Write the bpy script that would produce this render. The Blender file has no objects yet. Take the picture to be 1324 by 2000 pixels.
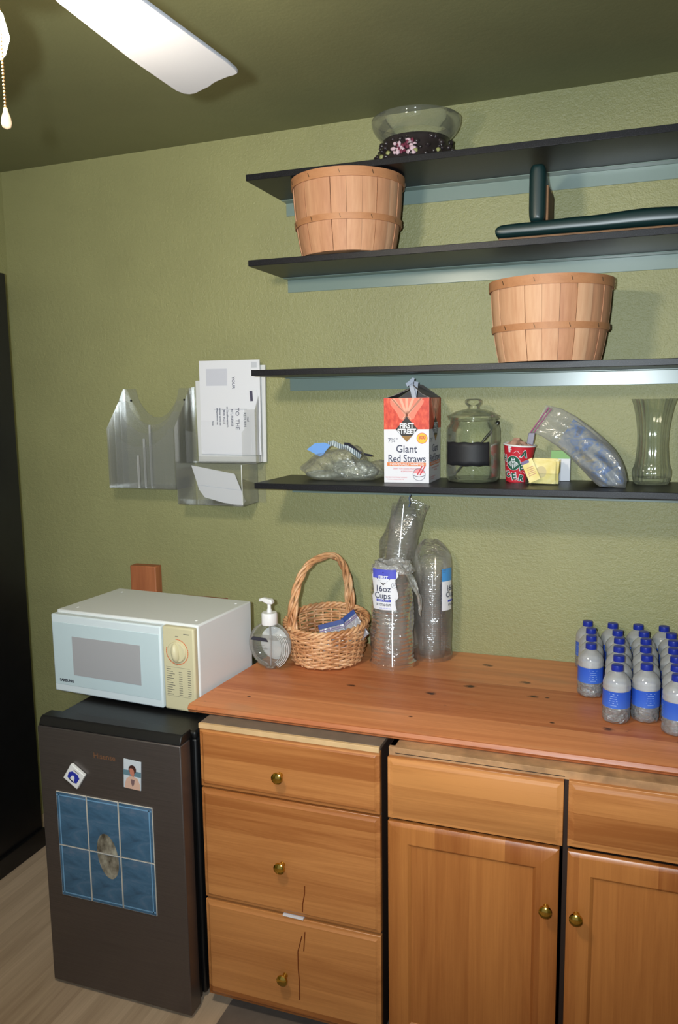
import bpy, math, random
from mathutils import Vector, Matrix
random.seed(7)
S = bpy.context.scene
COL = S.collection
PI = math.pi
R = math.radians

# ------------------------------------------------------------------ camera, light, exposure
CAM = Vector((1.1602, -2.7062, 1.7902))
CR = Vector((0.94116, 0.33768, -0.01359))
CU = Vector((-0.03342, 0.13300, 0.99055))
CF = Vector((-0.33630, 0.93182, -0.13646))
cd = bpy.data.cameras.new('camera')
cam = bpy.data.objects.new('camera', cd)
COL.objects.link(cam)
cam.matrix_world = Matrix(((CR.x, CU.x, -CF.x, CAM.x), (CR.y, CU.y, -CF.y, CAM.y), (CR.z, CU.z, -CF.z, CAM.z), (0, 0, 0, 1)))
cd.sensor_fit = 'VERTICAL'
cd.sensor_height = 24.0
cd.lens = 24.0 * 1571.6 / 2000.0
cd.clip_start = 0.02
S.camera = cam

S.view_settings.view_transform = 'Standard'
S.view_settings.look = 'None'
S.view_settings.gamma = 1.0
S.view_settings.exposure = 0.0
S.cycles.transparent_max_bounces = 96
S.cycles.max_bounces = 10
S.cycles.transmission_bounces = 10
S.cycles.caustics_reflective = False
S.cycles.caustics_refractive = False
S.cycles.sample_clamp_indirect = 4.0

w = bpy.data.worlds.new('world')
S.world = w
w.use_nodes = True
w.node_tree.nodes['Background'].inputs[0].default_value = (0.85, 0.9, 1.0, 1)
w.node_tree.nodes['Background'].inputs[1].default_value = 0.30

# the camera's flash, a hand's width to the left of the lens and a little above it
fl = bpy.data.lights.new('camera_flash', 'SPOT')
fl.energy = 212
fl.color = (0.89, 1.0, 1.06)
fl.spot_size = R(104)
fl.spot_blend = 1.0
fl.shadow_soft_size = 0.018
flo = bpy.data.objects.new('camera_flash', fl)
COL.objects.link(flo)
fpos = CAM - CR * 0.085 + CU * 0.03 - CF * 0.02
FU = (CU + CF * 0.12 + CR * 0.06).normalized()
flo.matrix_world = Matrix.Translation(fpos) @ (CF + CU * 0.13 + CR * 0.06).to_track_quat('-Z', 'Y').to_matrix().to_4x4()
LAMP_STRENGTH = 260.0
LAMP_COLOR = (1.0, 0.89, 0.70)

# ------------------------------------------------------------------ node helpers
def lin(c):
    return tuple(((v / 12.92) if v <= 0.04045 else ((v + 0.055) / 1.055) ** 2.4) for v in (x / 255.0 for x in c)) + (1.0,)

class M:
    def __init__(s, name, **kw):
        s.m = bpy.data.materials.new(name)
        s.m.use_nodes = True
        s.t = s.m.node_tree
        s.b = s.t.nodes['Principled BSDF']
        s.out = s.t.nodes['Material Output']
        for k, v in kw.items():
            s.set(s.b, k, v)
    def set(s, n, k, v):
        k = k.replace('_', ' ') if isinstance(k, str) and k not in n.inputs else k
        i = n.inputs[k]
        if isinstance(v, bpy.types.NodeSocket):
            s.t.links.new(v, i)
        else:
            i.default_value = v
    def n(s, typ, _in=None, **kw):
        nd = s.t.nodes.new('ShaderNode' + typ)
        for k, v in kw.items():
            setattr(nd, k, v)
        for k, v in (_in or {}).items():
            s.set(nd, k, v)
        return nd
    def coord(s, scale=(1, 1, 1), rnd=True, kind='Object', off=(0, 0, 0)):
        tc = s.n('TexCoord')
        v = tc.outputs[kind]
        if rnd:
            oi = s.n('ObjectInfo')
            mul = s.n('Math', {0: oi.outputs['Random'], 1: 37.0}, operation='MULTIPLY')
            ad = s.n('VectorMath', {0: v, 1: mul.outputs[0]}, operation='ADD')
            v = ad.outputs[0]
        mp = s.n('Mapping', {'Vector': v, 'Scale': scale, 'Location': off})
        return mp.outputs[0]
    def ramp(s, fac, stops):
        r = s.n('ValToRGB', {0: fac})
        e = r.color_ramp.elements
        while len(e) < len(stops):
            e.new(0.5)
        for i, (p, c) in enumerate(stops):
            e[i].position = p
            e[i].color = c if len(c) == 4 else tuple(c) + (1,)
        return r.outputs[0]
    def noise(s, vec, scale, detail=3, rough=0.55, dist=0.0):
        return s.n('TexNoise', {'Vector': vec, 'Scale': scale, 'Detail': detail, 'Roughness': rough, 'Distortion': dist}).outputs[0]
    def mix(s, f, a, b, mode='MIX'):
        x = s.n('Mix', data_type='RGBA', blend_type=mode)
        s.set(x, 0, f); s.set(x, 6, a); s.set(x, 7, b)
        return x.outputs[2]
    def bump(s, h, strength=0.3, dist=0.002):
        b = s.n('Bump', {'Height': h, 'Strength': strength, 'Distance': dist})
        s.set(s.b, 'Normal', b.outputs[0])
        return b.outputs[0]

def flat(name, rgb, rough=0.5, metal=0.0, spec=0.5, var=0.0, coat=0.0):
    m = M(name, Roughness=rough, Metallic=metal)
    m.set(m.b, 'Specular IOR Level', spec)
    m.set(m.b, 'Coat Weight', coat)
    c = lin(rgb)
    if var:
        f = m.noise(m.coord(), 18.0, 4)
        c2 = tuple(max(0, x * (1 - var)) for x in c[:3]) + (1,)
        c3 = tuple(min(1, x * (1 + var)) for x in c[:3]) + (1,)
        m.set(m.b, 'Base Color', m.ramp(f, [(0.3, c2), (0.7, c3)]))
    else:
        m.set(m.b, 'Base Color', c)
    return m.m

def paint(name, rgb, bump=0.25, scale=150, rough=0.45):
    m = M(name, Roughness=rough)
    v = m.coord(rnd=False)
    c = lin(rgb)
    f = m.noise(v, 2.2, 4)
    c2 = tuple(x * 0.93 for x in c[:3]) + (1,)
    c3 = tuple(x * 1.06 for x in c[:3]) + (1,)
    m.set(m.b, 'Base Color', m.ramp(f, [(0.35, c2), (0.65, c3)]))
    h1 = m.noise(v, scale, 3, 0.6)
    h2 = m.noise(v, scale * 0.35, 2, 0.5)
    h = m.n('Math', {0: h1, 1: h2}, operation='ADD').outputs[0]
    m.bump(h, bump, 0.004)
    return m.m

def wood(name, dark, light, axis='X', strip=None, rough=0.42, knots=False, contrast=1.0, grain=1.0, coat=0.0, bump=0.08):
    """long-grain wood; strip = (axis, width) glues boards of slightly different tone side by side"""
    m = M(name, Roughness=rough)
    m.set(m.b, 'Coat Weight', coat)
    m.set(m.b, 'Coat Roughness', 0.25)
    base = m.coord(rnd=True)
    tone = None
    vec = base
    if strip:
        sp = m.n('SeparateXYZ', {0: m.coord(rnd=False)})
        d = m.n('Math', {0: sp.outputs[strip[0]], 1: strip[1]}, operation='DIVIDE').outputs[0]
        fl_ = m.n('Math', {0: d}, operation='FLOOR').outputs[0]
        oi = m.n('ObjectInfo')
        seed = m.n('Math', {0: oi.outputs['Random'], 1: 91.0, 2: fl_}, operation='MULTIPLY_ADD').outputs[0]
        wn = m.n('TexWhiteNoise', {'W': seed}, noise_dimensions='1D')
        tone = wn.outputs['Value']
        vec = m.n('VectorMath', {0: base, 1: m.n('VectorMath', {0: wn.outputs['Color'], 'Scale': 9.0}, operation='SCALE').outputs[0]}, operation='ADD').outputs[0]
    sc = {'X': (1.3, 22, 22), 'Y': (22, 1.3, 22), 'Z': (22, 22, 1.3)}[axis]
    mp = m.n('Mapping', {'Vector': vec, 'Scale': sc})
    g1 = m.noise(mp.outputs[0], 1.1 * grain, 5, 0.6, 0.9)
    sc2 = {'X': (3, 160, 160), 'Y': (160, 3, 160), 'Z': (160, 160, 3)}[axis]
    mp2 = m.n('Mapping', {'Vector': vec, 'Scale': sc2})
    g2 = m.noise(mp2.outputs[0], 1.6 * grain, 3, 0.6, 0.2)
    f = m.n('Math', {0: g1, 1: 0.72, 2: m.n('Math', {0: g2, 1: 0.28}, operation='MULTIPLY').outputs[0]}, operation='MULTIPLY_ADD').outputs[0]
    if tone is not None:
        f = m.n('Math', {0: m.n('Math', {0: tone, 1: 0.5}, operation='SUBTRACT').outputs[0], 1: 0.42, 2: f}, operation='MULTIPLY_ADD').outputs[0]
    lo, hi = 0.5 - 0.2 * contrast, 0.5 + 0.2 * contrast
    d4, l4 = lin(dark), lin(light)
    mid = tuple((a + b) / 2 for a, b in zip(d4, l4))
    col = m.ramp(f, [(0.5 - 0.2 / contrast, d4), (0.5, mid), (0.5 + 0.2 / contrast, l4)])
    if knots:
        vk = m.n('Mapping', {'Vector': m.coord(rnd=False), 'Scale': (7.5, 11.0, 0.0)})
        dv = m.n('VectorMath', {0: vk.outputs[0], 1: m.n('VectorMath', {0: m.n('TexNoise', {'Vector': vk.outputs[0], 'Scale': 6.0}).outputs[1], 'Scale': 0.22}, operation='SCALE').outputs[0]}, operation='ADD')
        vo = m.n('TexVoronoi', {'Vector': dv.outputs[0], 'Scale': 1.0, 'Randomness': 1.0}, feature='F1')
        dist = vo.outputs['Distance']
        pick = m.n('Math', {0: m.n('SeparateColor', {0: vo.outputs['Color']}).outputs[0], 1: 0.50}, operation='GREATER_THAN').outputs[0]
        k = m.n('Math', {0: m.ramp(dist, [(0.07, (1, 1, 1, 1)), (0.16, (0, 0, 0, 1))]), 1: pick}, operation='MULTIPLY').outputs[0]
        col = m.mix(k, col, lin((58, 30, 20)))
        vs = m.n('Mapping', {'Vector': m.coord(rnd=False), 'Scale': (19.0, 27.0, 0.0), 'Location': (0.3, 0.7, 0)})
        vo2 = m.n('TexVoronoi', {'Vector': vs.outputs[0], 'Scale': 1.0, 'Randomness': 1.0}, feature='F1')
        pick2 = m.n('Math', {0: m.n('SeparateColor', {0: vo2.outputs['Color']}).outputs[1], 1: 0.86}, operation='GREATER_THAN').outputs[0]
        k2 = m.n('Math', {0: m.ramp(vo2.outputs['Distance'], [(0.08, (1, 1, 1, 1)), (0.17, (0, 0, 0, 1))]), 1: pick2}, operation='MULTIPLY').outputs[0]
        col = m.mix(k2, col, lin((66, 34, 24)))
        pale = m.ramp(m.noise(m.coord((1.2, 4.5, 1), rnd=False), 3.0, 3, 0.5, 0.4), [(0.57, (0, 0, 0, 1)), (0.72, (0.5, 0.5, 0.5, 1))])
        col = m.mix(pale, col, lin((178, 128, 92)))
    m.set(m.b, 'Base Color', col)
    m.bump(g2, bump, 0.002)
    return m.m

def film(name, tint=(0.9, 0.92, 0.9), face=0.06, edge=0.75, rough=0.08, bump=0.0, bscale=25, gloss=0.10, milk=(0.75, 0.76, 0.74), fs=0.55):
    """thin clear plastic or glass: see-through face on, tinted and shiny at grazing angles"""
    m = M(name)
    m.t.nodes.remove(m.b)
    tr = m.n('BsdfTransparent', {0: tuple(tint) + (1,)})
    gl = m.n('BsdfGlossy', {'Color': (1, 1, 1, 1), 'Roughness': rough})
    di = m.n('BsdfDiffuse', {'Color': tuple(milk) + (1,)})
    lw = m.n('LayerWeight', {'Blend': 0.35})
    fr = m.n('Fresnel', {'IOR': 1.45})
    if bump:
        h = m.noise(m.coord(), bscale, 3, 0.55, 0.6)
        bp = m.n('Bump', {'Height': h, 'Strength': bump, 'Distance': 0.02})
        for x in (gl, di, lw, fr):
            m.set(x, 'Normal', bp.outputs[0])
    f1 = m.n('MapRange', {0: lw.outputs['Facing'], 1: 0.0, 2: 1.0, 3: face, 4: edge}).outputs[0]
    f1 = m.n('Math', {0: f1, 1: 1.0}, operation='MULTIPLY').outputs[0]
    a = m.n('MixShader', {0: f1, 1: tr.outputs[0], 2: di.outputs[0]})
    f2 = m.n('Math', {0: fr.outputs[0], 1: fs, 2: gloss}, operation='MULTIPLY_ADD').outputs[0]
    b = m.n('MixShader', {0: f2, 1: a.outputs[0], 2: gl.outputs[0]})
    m.t.links.new(b.outputs[0], m.out.inputs[0])
    return m.m

def emit(name, rgb, strength):
    m = M(name)
    m.t.nodes.remove(m.b)
    e = m.n('Emission', {0: tuple(rgb) + (1,), 1: strength})
    m.t.links.new(e.outputs[0], m.out.inputs[0])
    return m.m

# ------------------------------------------------------------------ mesh builder
class B:
    def __init__(s):
        s.v = []; s.f = []; s.mi = []; s.cur = 0
        s.T = None
    def add(s, vs, fs):
        o = len(s.v)
        if s.T is not None:
            vs = [tuple(s.T @ Vector(v)) for v in vs]
        s.v += [tuple(v) for v in vs]
        s.f += [tuple(i + o for i in f) for f in fs]
        s.mi += [s.cur] * len(fs)
        return s
    def box(s, a, b):
        (x0, y0, z0), (x1, y1, z1) = a, b
        vs = [(x0, y0, z0), (x1, y0, z0), (x1, y1, z0), (x0, y1, z0), (x0, y0, z1), (x1, y0, z1), (x1, y1, z1), (x0, y1, z1)]
        return s.add(vs, [(0, 3, 2, 1), (4, 5, 6, 7), (0, 1, 5, 4), (1, 2, 6, 5), (2, 3, 7, 6), (3, 0, 4, 7)])
    def hexa(s, p):
        return s.add(p, [(0, 3, 2, 1), (4, 5, 6, 7), (0, 1, 5, 4), (1, 2, 6, 5), (2, 3, 7, 6), (3, 0, 4, 7)])
    def lathe(s, prof, seg=32, c=(0, 0, 0), fn=None, caps=False):
        """prof = [(r, z)]; fn(theta, r, z) may return a changed (r, z)"""
        n = len(prof); vs = []; fs = []
        for (r, z) in prof:
            for k in range(seg):
                t = 2 * PI * k / seg
                rr, zz = fn(t, r, z) if fn else (r, z)
                vs.append((c[0] + rr * math.cos(t), c[1] + rr * math.sin(t), c[2] + zz))
        for i in range(n - 1):
            for k in range(seg):
                k2 = (k + 1) % seg
                fs.append((i * seg + k, i * seg + k2, (i + 1) * seg + k2, (i + 1) * seg + k))
        if caps:
            fs.append(tuple(range(seg - 1, -1, -1)))
            fs.append(tuple((n - 1) * seg + k for k in range(seg)))
        return s.add(vs, fs)
    def tube(s, pts, r, seg=8, closed=False, cap=True):
        P = [Vector(p) for p in pts]; n = len(P)
        rr = r if callable(r) else (lambda i: r)
        vs = []; fs = []
        prev = None
        for i in range(n):
            if closed:
                d = P[(i + 1) % n] - P[i - 1]
            else:
                d = P[min(i + 1, n - 1)] - P[max(i - 1, 0)]
            d = d.normalized() if d.length > 1e-9 else Vector((0, 0, 1))
            if prev is None:
                a = Vector((0, 0, 1)) if abs(d.z) < 0.9 else Vector((1, 0, 0))
                u = d.cross(a).normalized()
            else:
                u = (prev - d * prev.dot(d)).normalized()
            prev = u
            wv = d.cross(u)
            for k in range(seg):
                t = 2 * PI * k / seg
                vs.append(tuple(P[i] + (u * math.cos(t) + wv * math.sin(t)) * rr(i)))
        for i in range(n if closed else n - 1):
            j = (i + 1) % n
            for k in range(seg):
                k2 = (k + 1) % seg
                fs.append((i * seg + k, i * seg + k2, j * seg + k2, j * seg + k))
        if cap and not closed:
            fs.append(tuple(range(seg - 1, -1, -1)))
            fs.append(tuple((n - 1) * seg + k for k in range(seg)))
        return s.add(vs, fs)
    def prism(s, poly, lo, hi, axis='y'):
        """poly in the two other axes, extruded lo..hi"""
        def P(a, b, h):
            return {'y': (a, h, b), 'z': (a, b, h), 'x': (h, a, b)}[axis]
        n = len(poly)
        vs = [P(a, b, lo) for a, b in poly] + [P(a, b, hi) for a, b in poly]
        fs = [tuple(range(n)), tuple(range(2 * n - 1, n - 1, -1))] + [(i, i + n, (i + 1) % n + n, (i + 1) % n) for i in range(n)]
        return s.add(vs, fs)
    def grid(s, fn, nu, nv, closeu=False):
        vs = [fn(i / (nu if closeu else nu - 1), j / (nv - 1)) for j in range(nv) for i in range(nu)]
        fs = []
        for j in range(nv - 1):
            for i in range(nu if closeu else nu - 1):
                i2 = (i + 1) % nu
                fs.append((j * nu + i, j * nu + i2, (j + 1) * nu + i2, (j + 1) * nu + i))
        return s.add(vs, fs)
    def sphere(s, c, r, seg=16, rings=10):
        rx, ry, rz = r if isinstance(r, tuple) else (r, r, r)
        vs = []; fs = []
        for j in range(rings + 1):
            p = PI * j / rings
            for k in range(seg):
                t = 2 * PI * k / seg
                vs.append((c[0] + rx * math.sin(p) * math.cos(t), c[1] + ry * math.sin(p) * math.sin(t), c[2] + rz * math.cos(p)))
        for j in range(rings):
            for k in range(seg):
                k2 = (k + 1) % seg
                fs.append((j * seg + k, (j + 1) * seg + k, (j + 1) * seg + k2, j * seg + k2))
        return s.add(vs, fs)
    def obj(s, name, mats, parent=None, bevel=0.0, smooth=None, solid=0.0, seg=2, sub=0, fixn=True):
        me = bpy.data.meshes.new(name)
        me.from_pydata(s.v, [], s.f)
        mats = mats if isinstance(mats, (list, tuple)) else [mats]
        for m in mats:
            me.materials.append(m)
        me.polygons.foreach_set('material_index', s.mi)
        if fixn:
            import bmesh
            bm = bmesh.new(); bm.from_mesh(me)
            bmesh.ops.remove_doubles(bm, verts=bm.verts, dist=1e-6)
            bmesh.ops.recalc_face_normals(bm, faces=bm.faces)
            bm.to_mesh(me); bm.free()
        if smooth is not None:
            me.polygons.foreach_set('use_smooth', [True] * len(me.polygons))
            me.set_sharp_from_angle(angle=R(smooth))
        me.update()
        o = bpy.data.objects.new(name, me)
        COL.objects.link(o)
        if parent is not None:
            o.parent = parent
        if sub:
            q = o.modifiers.new('subdivision', 'SUBSURF'); q.levels = sub; q.render_levels = sub
        if solid:
            q = o.modifiers.new('solidify', 'SOLIDIFY'); q.thickness = solid; q.offset = 0
        if bevel:
            q = o.modifiers.new('bevel', 'BEVEL'); q.width = bevel; q.segments = seg; q.limit_method = 'ANGLE'; q.angle_limit = R(40)
            q.harden_normals = False
            if smooth is None:
                me.polygons.foreach_set('use_smooth', [True] * len(me.polygons))
                me.set_sharp_from_angle(angle=R(35))
        return o

def tag(o, label, cat, group=None, kind=None):
    o['label'] = label; o['category'] = cat
    if group: o['group'] = group
    if kind: o['kind'] = kind
    return o

def thing(name, label, cat, loc=(0, 0, 0), rz=0.0, group=None, rot=None):
    o = bpy.data.objects.new(name, None)
    o.empty_display_size = 0.05
    COL.objects.link(o)
    o.location = loc
    o.rotation_euler = rot if rot else (0, 0, rz)
    return tag(o, label, cat, group)

def dup(root, loc, label, rz=None):
    r = root.copy(); COL.objects.link(r); r.location = loc; r['label'] = label
    if rz is not None: r.rotation_euler[2] = rz
    for ch in list(root.children):
        c = ch.copy(); COL.objects.link(c); c.parent = r
        for g in ch.children:
            d = g.copy(); COL.objects.link(d); d.parent = c
    return r

def struct(o):
    o['kind'] = 'structure'
    return o

def text(name, body, size, fn, mat, parent, bold=0.0, sx=1.0, align='CENTER', spacing=1.0):
    """lettering as a mesh; fn(u, v) -> local point, u to the right and v up from the anchor"""
    cu = bpy.data.curves.new(name, 'FONT')
    cu.body = body; cu.size = size; cu.align_x = align; cu.align_y = 'CENTER'
    cu.offset = bold; cu.space_character = spacing; cu.resolution_u = 3
    tmp = bpy.data.objects.new(name + '_tmp', cu)
    COL.objects.link(tmp)
    dg = bpy.context.evaluated_depsgraph_get()
    me = bpy.data.meshes.new_from_object(tmp.evaluated_get(dg))
    bpy.data.objects.remove(tmp)
    bpy.data.curves.remove(cu)
    for v in me.vertices:
        v.co = Vector(fn(v.co.x * sx, v.co.y))
    me.materials.clear(); me.materials.append(mat)
    me.name = name
    o = bpy.data.objects.new(name, me)
    COL.objects.link(o)
    o.parent = parent
    return o

def front(y, x0, z0):
    """maps u, v onto a plane facing -y"""
    return lambda u, v: (x0 + u, y, z0 + v)

# ------------------------------------------------------------------ materials
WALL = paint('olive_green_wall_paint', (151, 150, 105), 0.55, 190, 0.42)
CEIL = paint('olive_green_paint_in_shade', (120, 120, 84), 0.12, 90, 0.6)  # same paint as the walls, its weaker light painted in as darker colour
BLACKP = flat('black_gloss_paint', (17, 17, 19), 0.35, var=0.15)
SHELF_M = M('black_melamine', Roughness=0.40)
SHELF_M.set(SHELF_M.b, 'Specular IOR Level', 0.3)
_v = SHELF_M.coord(rnd=False)
_n = SHELF_M.noise(_v, 420, 2, 0.7)
SHELF_M.set(SHELF_M.b, 'Base Color', SHELF_M.ramp(_n, [(0.45, lin((18, 18, 21))), (0.62, lin((30, 30, 36))), (0.72, lin((78, 78, 90)))]))
SHELF_M.bump(_n, 0.25, 0.001)
SHELF = SHELF_M.m
SAGE = flat('sage_blue_enamel', (124, 141, 134), 0.28, spec=0.6)
COUNTER = wood('red_stained_pine', (166, 92, 52), (216, 142, 92), 'X', (1, 0.145), 0.40, knots=True, contrast=0.8, coat=0.06)
OAK = wood('honey_oak_across', (158, 94, 46), (206, 140, 80), 'X', (2, 0.072), 0.38, contrast=0.85, coat=0.2)
OAKZ = wood('honey_oak_upright', (152, 86, 38), (190, 122, 62), 'Z', (0, 0.09), 0.38, contrast=0.8, coat=0.2)
PARTI = flat('particle_board', (176, 134, 94), 0.8, var=0.35)
CABIN = flat('dark_brown_cabinet_side', (58, 40, 30), 0.6)
CABTOP = flat('grey_brown_cabinet_top', (116, 100, 86), 0.6, var=0.15)
PALEW = flat('pale_raw_edge', (206, 170, 124), 0.7, var=0.1)
BRASS = flat('polished_brass', (214, 178, 84), 0.14, 1.0)
SPLINT = wood('pale_splint_wood', (190, 138, 98), (222, 176, 134), 'Z', None, 0.65, contrast=0.7)
HOOPW = wood('hoop_wood', (166, 110, 72), (196, 140, 98), 'X', None, 0.6, contrast=0.7)
RATTAN = M('rattan', Roughness=0.42)
RATTAN.set(RATTAN.b, 'Base Color', RATTAN.ramp(RATTAN.noise(RATTAN.coord(), 14, 3), [(0.32, lin((166, 108, 66))), (0.5, lin((208, 154, 108))), (0.7, lin((230, 188, 144)))]))
RATTAN = RATTAN.m
REDW = wood('reddish_wood', (150, 84, 52), (192, 120, 78), 'Z', None, 0.55)
REDWX = wood('reddish_wood_across', (124, 66, 38), (170, 102, 64), 'X', None, 0.55)
WHITE = flat('white_enamel', (226, 229, 230), 0.35, spec=0.5)
WHITEP = flat('white_plastic', (232, 232, 232), 0.35)
DOORW = flat('cool_white_plastic', (214, 226, 232), 0.3)
MWIN = flat('grey_mesh_window', (168, 168, 172), 0.3)
CREAM = flat('cream_plastic', (206, 198, 163), 0.4)
ORANGE = flat('orange_print', (214, 108, 62), 0.5)
INK = flat('dark_ink', (44, 44, 56), 0.5)
GREYINK = flat('grey_ink', (120, 116, 104), 0.5)
STEEL = M('dark_stainless_steel', Roughness=0.38, Metallic=0.75)
STEEL.set(STEEL.b, 'Base Color', STEEL.ramp(STEEL.noise(STEEL.coord((1, 1, 120)), 6, 2), [(0.3, lin((100, 94, 93))), (0.7, lin((112, 105, 104)))]))
STEEL = STEEL.m
BLKPL = flat('black_plastic', (20, 20, 21), 0.42)
VINYL = flat('dark_green_vinyl', (16, 42, 43), 0.38, spec=0.6)
PAPER = flat('white_paper', (226, 226, 232), 0.75)
PAPER2 = flat('offwhite_paper', (214, 214, 214), 0.8)
GLASSF = film('clear_glass', (0.98, 0.99, 0.975), 0.0, 0.30, 0.04, gloss=0.0, milk=(0.30, 0.33, 0.27), fs=0.6)
VASEF = film('pressed_glass', (0.97, 0.98, 0.96), 0.0, 0.55, 0.06, gloss=0.03, milk=(0.34, 0.37, 0.30))
ACRYL = film('clear_acrylic', (0.965, 0.967, 0.965), 0.035, 0.22, 0.1, gloss=0.0, milk=(0.62, 0.63, 0.61))
BAGF = film('crinkled_plastic', (0.985, 0.985, 0.985), 0.05, 0.2, 0.09, bump=1.0, bscale=30, gloss=0.03, milk=(0.82, 0.82, 0.80), fs=0.45)
ZIPF = film('zip_bag_plastic', (0.95, 0.95, 0.95), 0.16, 0.36, 0.18, bump=0.5, bscale=16, gloss=0.03, milk=(0.62, 0.62, 0.62))
CUPF = film('cup_plastic', (0.994, 0.993, 0.992), 0.020, 0.10, 0.1, gloss=0.003, milk=(0.86, 0.83, 0.78), fs=0.18)
PETF = film('bottle_plastic_white_glare', (0.985, 0.99, 0.995), 0.30, 0.42, 0.08, gloss=0.05, milk=(1.0, 1.0, 1.0), fs=0.9)  # white diffuse mixed in to paint the bright light in the shoulders
PETB = film('bottle_base_plastic_pale_glare', (0.985, 0.99, 0.995), 0.16, 0.36, 0.08, bump=0.7, bscale=75, gloss=0.12, milk=(0.95, 0.96, 0.98), fs=0.9)  # pale diffuse mixed in to paint the bright light in the base
BOTB = film('hand_soap_plastic', (0.93, 0.94, 0.93), 0.01, 0.22, 0.05, gloss=0.01, milk=(0.72, 0.72, 0.70), fs=0.5)
WATER = M('water')
WATER.t.nodes.remove(WATER.b)
_g = WATER.n('BsdfRefraction', {'Color': (0.98, 0.99, 1, 1), 'Roughness': 0.0, 'IOR': 1.33})
_t = WATER.n('BsdfTransparent', {0: (0.98, 0.985, 0.99, 1)})
_a = WATER.n('MixShader', {0: 0.85, 1: _g.outputs[0], 2: _t.outputs[0]})
_b = WATER.n('MixShader', {0: WATER.n('Fresnel', {'IOR': 1.33}).outputs[0], 1: _a.outputs[0], 2: WATER.n('BsdfGlossy', {'Roughness': 0.02}).outputs[0]})
WATER.t.links.new(_b.outputs[0], WATER.out.inputs[0])
WATER = WATER.m
BLUECAP = flat('blue_cap_plastic', (24, 44, 148), 0.35)
BLUELAB = M('blue_bottle_label', Roughness=0.35)
_v = BLUELAB.n('SeparateXYZ', {0: BLUELAB.coord(rnd=False)}).outputs[2]
BLUELAB.set(BLUELAB.b, 'Base Color', BLUELAB.ramp(_v, [(0.0, lin((84, 130, 214))), (0.070, lin((52, 96, 200))), (0.1, lin((40, 84, 190)))]))
BLUELAB = BLUELAB.m
CHALK = flat('chalkboard_black', (28, 28, 32), 0.6)
CHROME = flat('chrome', (200, 200, 200), 0.1, 1.0)

# ================================================================== the room
XL, XR, YN = -1.225, 2.35, -3.9
def quad(p):
    return B().add(p, [(0, 1, 2, 3)])
def slab(a, b):
    return B().box(a, b)
wall_back = struct(slab((XL - 0.1, 0, -0.05), (XR + 0.1, 0.1, 2.95)).obj('wall_back', WALL))
wall_left = struct(slab((XL - 0.1, YN, -0.05), (XL, 0, 2.95)).obj('wall_left', WALL))
wall_right = struct(slab((XR, YN, -0.05), (XR + 0.1, 0, 2.95)).obj('wall_right', WALL))
# the ceiling runs down a little towards the left-hand corner
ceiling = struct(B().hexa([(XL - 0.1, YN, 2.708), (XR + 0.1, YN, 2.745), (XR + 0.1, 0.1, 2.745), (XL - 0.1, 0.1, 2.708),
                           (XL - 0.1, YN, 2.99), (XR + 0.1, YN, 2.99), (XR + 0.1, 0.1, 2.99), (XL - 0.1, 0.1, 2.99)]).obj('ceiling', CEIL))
FLOORM = wood('pale_maple_planks', (170, 146, 122), (214, 190, 164), 'Y', (0, 0.062), 0.45, contrast=0.7, bump=0.04)
floor = struct(slab((XL - 0.1, YN, -0.06), (XR + 0.1, 0.1, 0.0)).obj('floor', FLOORM))
VINYLF = flat('grey_brown_sheet_floor', (112, 100, 92), 0.6, var=0.12)
patch = slab((0.088, -1.15, 0.0), (XR, -0.02, 0.003)).obj('floor_patch', VINYLF)
struct(patch)
# black painted door standing along the left-hand side, with a black base ledge
d = B().box((XL, -1.35, 0.0), (-1.05, -0.213, 2.279)).obj('door_1', BLACKP, bevel=0.004)
struct(d)
b = B().box((-1.05, -1.35, 0.0), (-1.036, -0.213, 0.078)).obj('baseboard_left', BLACKP, bevel=0.003)
struct(b)

# ================================================================== wall shelves
SH_D, SH_T, SH_X1 = 0.312, 0.019, 1.86
def shelf(z, label):
    t = thing('wall_shelf', label, 'shelf', (0, 0, z), group='black shelves on the back wall')
    B().box((0, -SH_D, -SH_T), (SH_X1, -0.001, 0)).obj('shelf_board', SHELF, t, bevel=0.0012)
    r = B()
    x0 = 0.0
    # L-shaped steel ledger: a flange under the board, a lip against the wall with its end cut square
    poly = [(-0.001, -SH_T), (-0.046, -SH_T), (-0.046, -SH_T - 0.003), (-0.0045, -SH_T - 0.003), (-0.0045, -SH_T - 0.046), (-0.001, -SH_T - 0.046)]
    r.prism(poly, x0 + 0.004, SH_X1, 'x')
    r.obj('ledger_rail', SAGE, t, bevel=0.001)
    return t
S1, S2, S3, S4 = 2.498, 2.238, 1.894, 1.526
shelf(S1, 'topmost black wall shelf, just under the ceiling, carrying the glass bowl')
shelf(S2, 'second black wall shelf from the top, carrying a bushel basket and green cushions')
shelf(S3, 'third black wall shelf from the top, carrying a single bushel basket')
shelf(S4, 'lowest black wall shelf, carrying the straw box, jar and vase')

# ================================================================== countertop and cabinets
CT = 0.915
ct = thing('countertop', 'red-brown pine board countertop with dark knots resting on the oak cabinets', 'countertop', (0, 0, 0))
p = [(-0.732, CT - 0.010), (-0.728, CT - 0.003), (-0.720, CT), (-0.002, CT), (-0.002, CT - 0.026), (-0.722, CT - 0.026), (-0.729, CT - 0.022), (-0.729, CT - 0.017), (-0.734, CT - 0.014)]
cb_ = B().prism(p, -0.034, 1.56, 'x')
cb_.v = [(x + 0.070 * (y + 0.732) if x < 0 else x, y, z) for x, y, z in cb_.v]
cb_.obj('board_top', COUNTER, ct, bevel=0.002)

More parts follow.
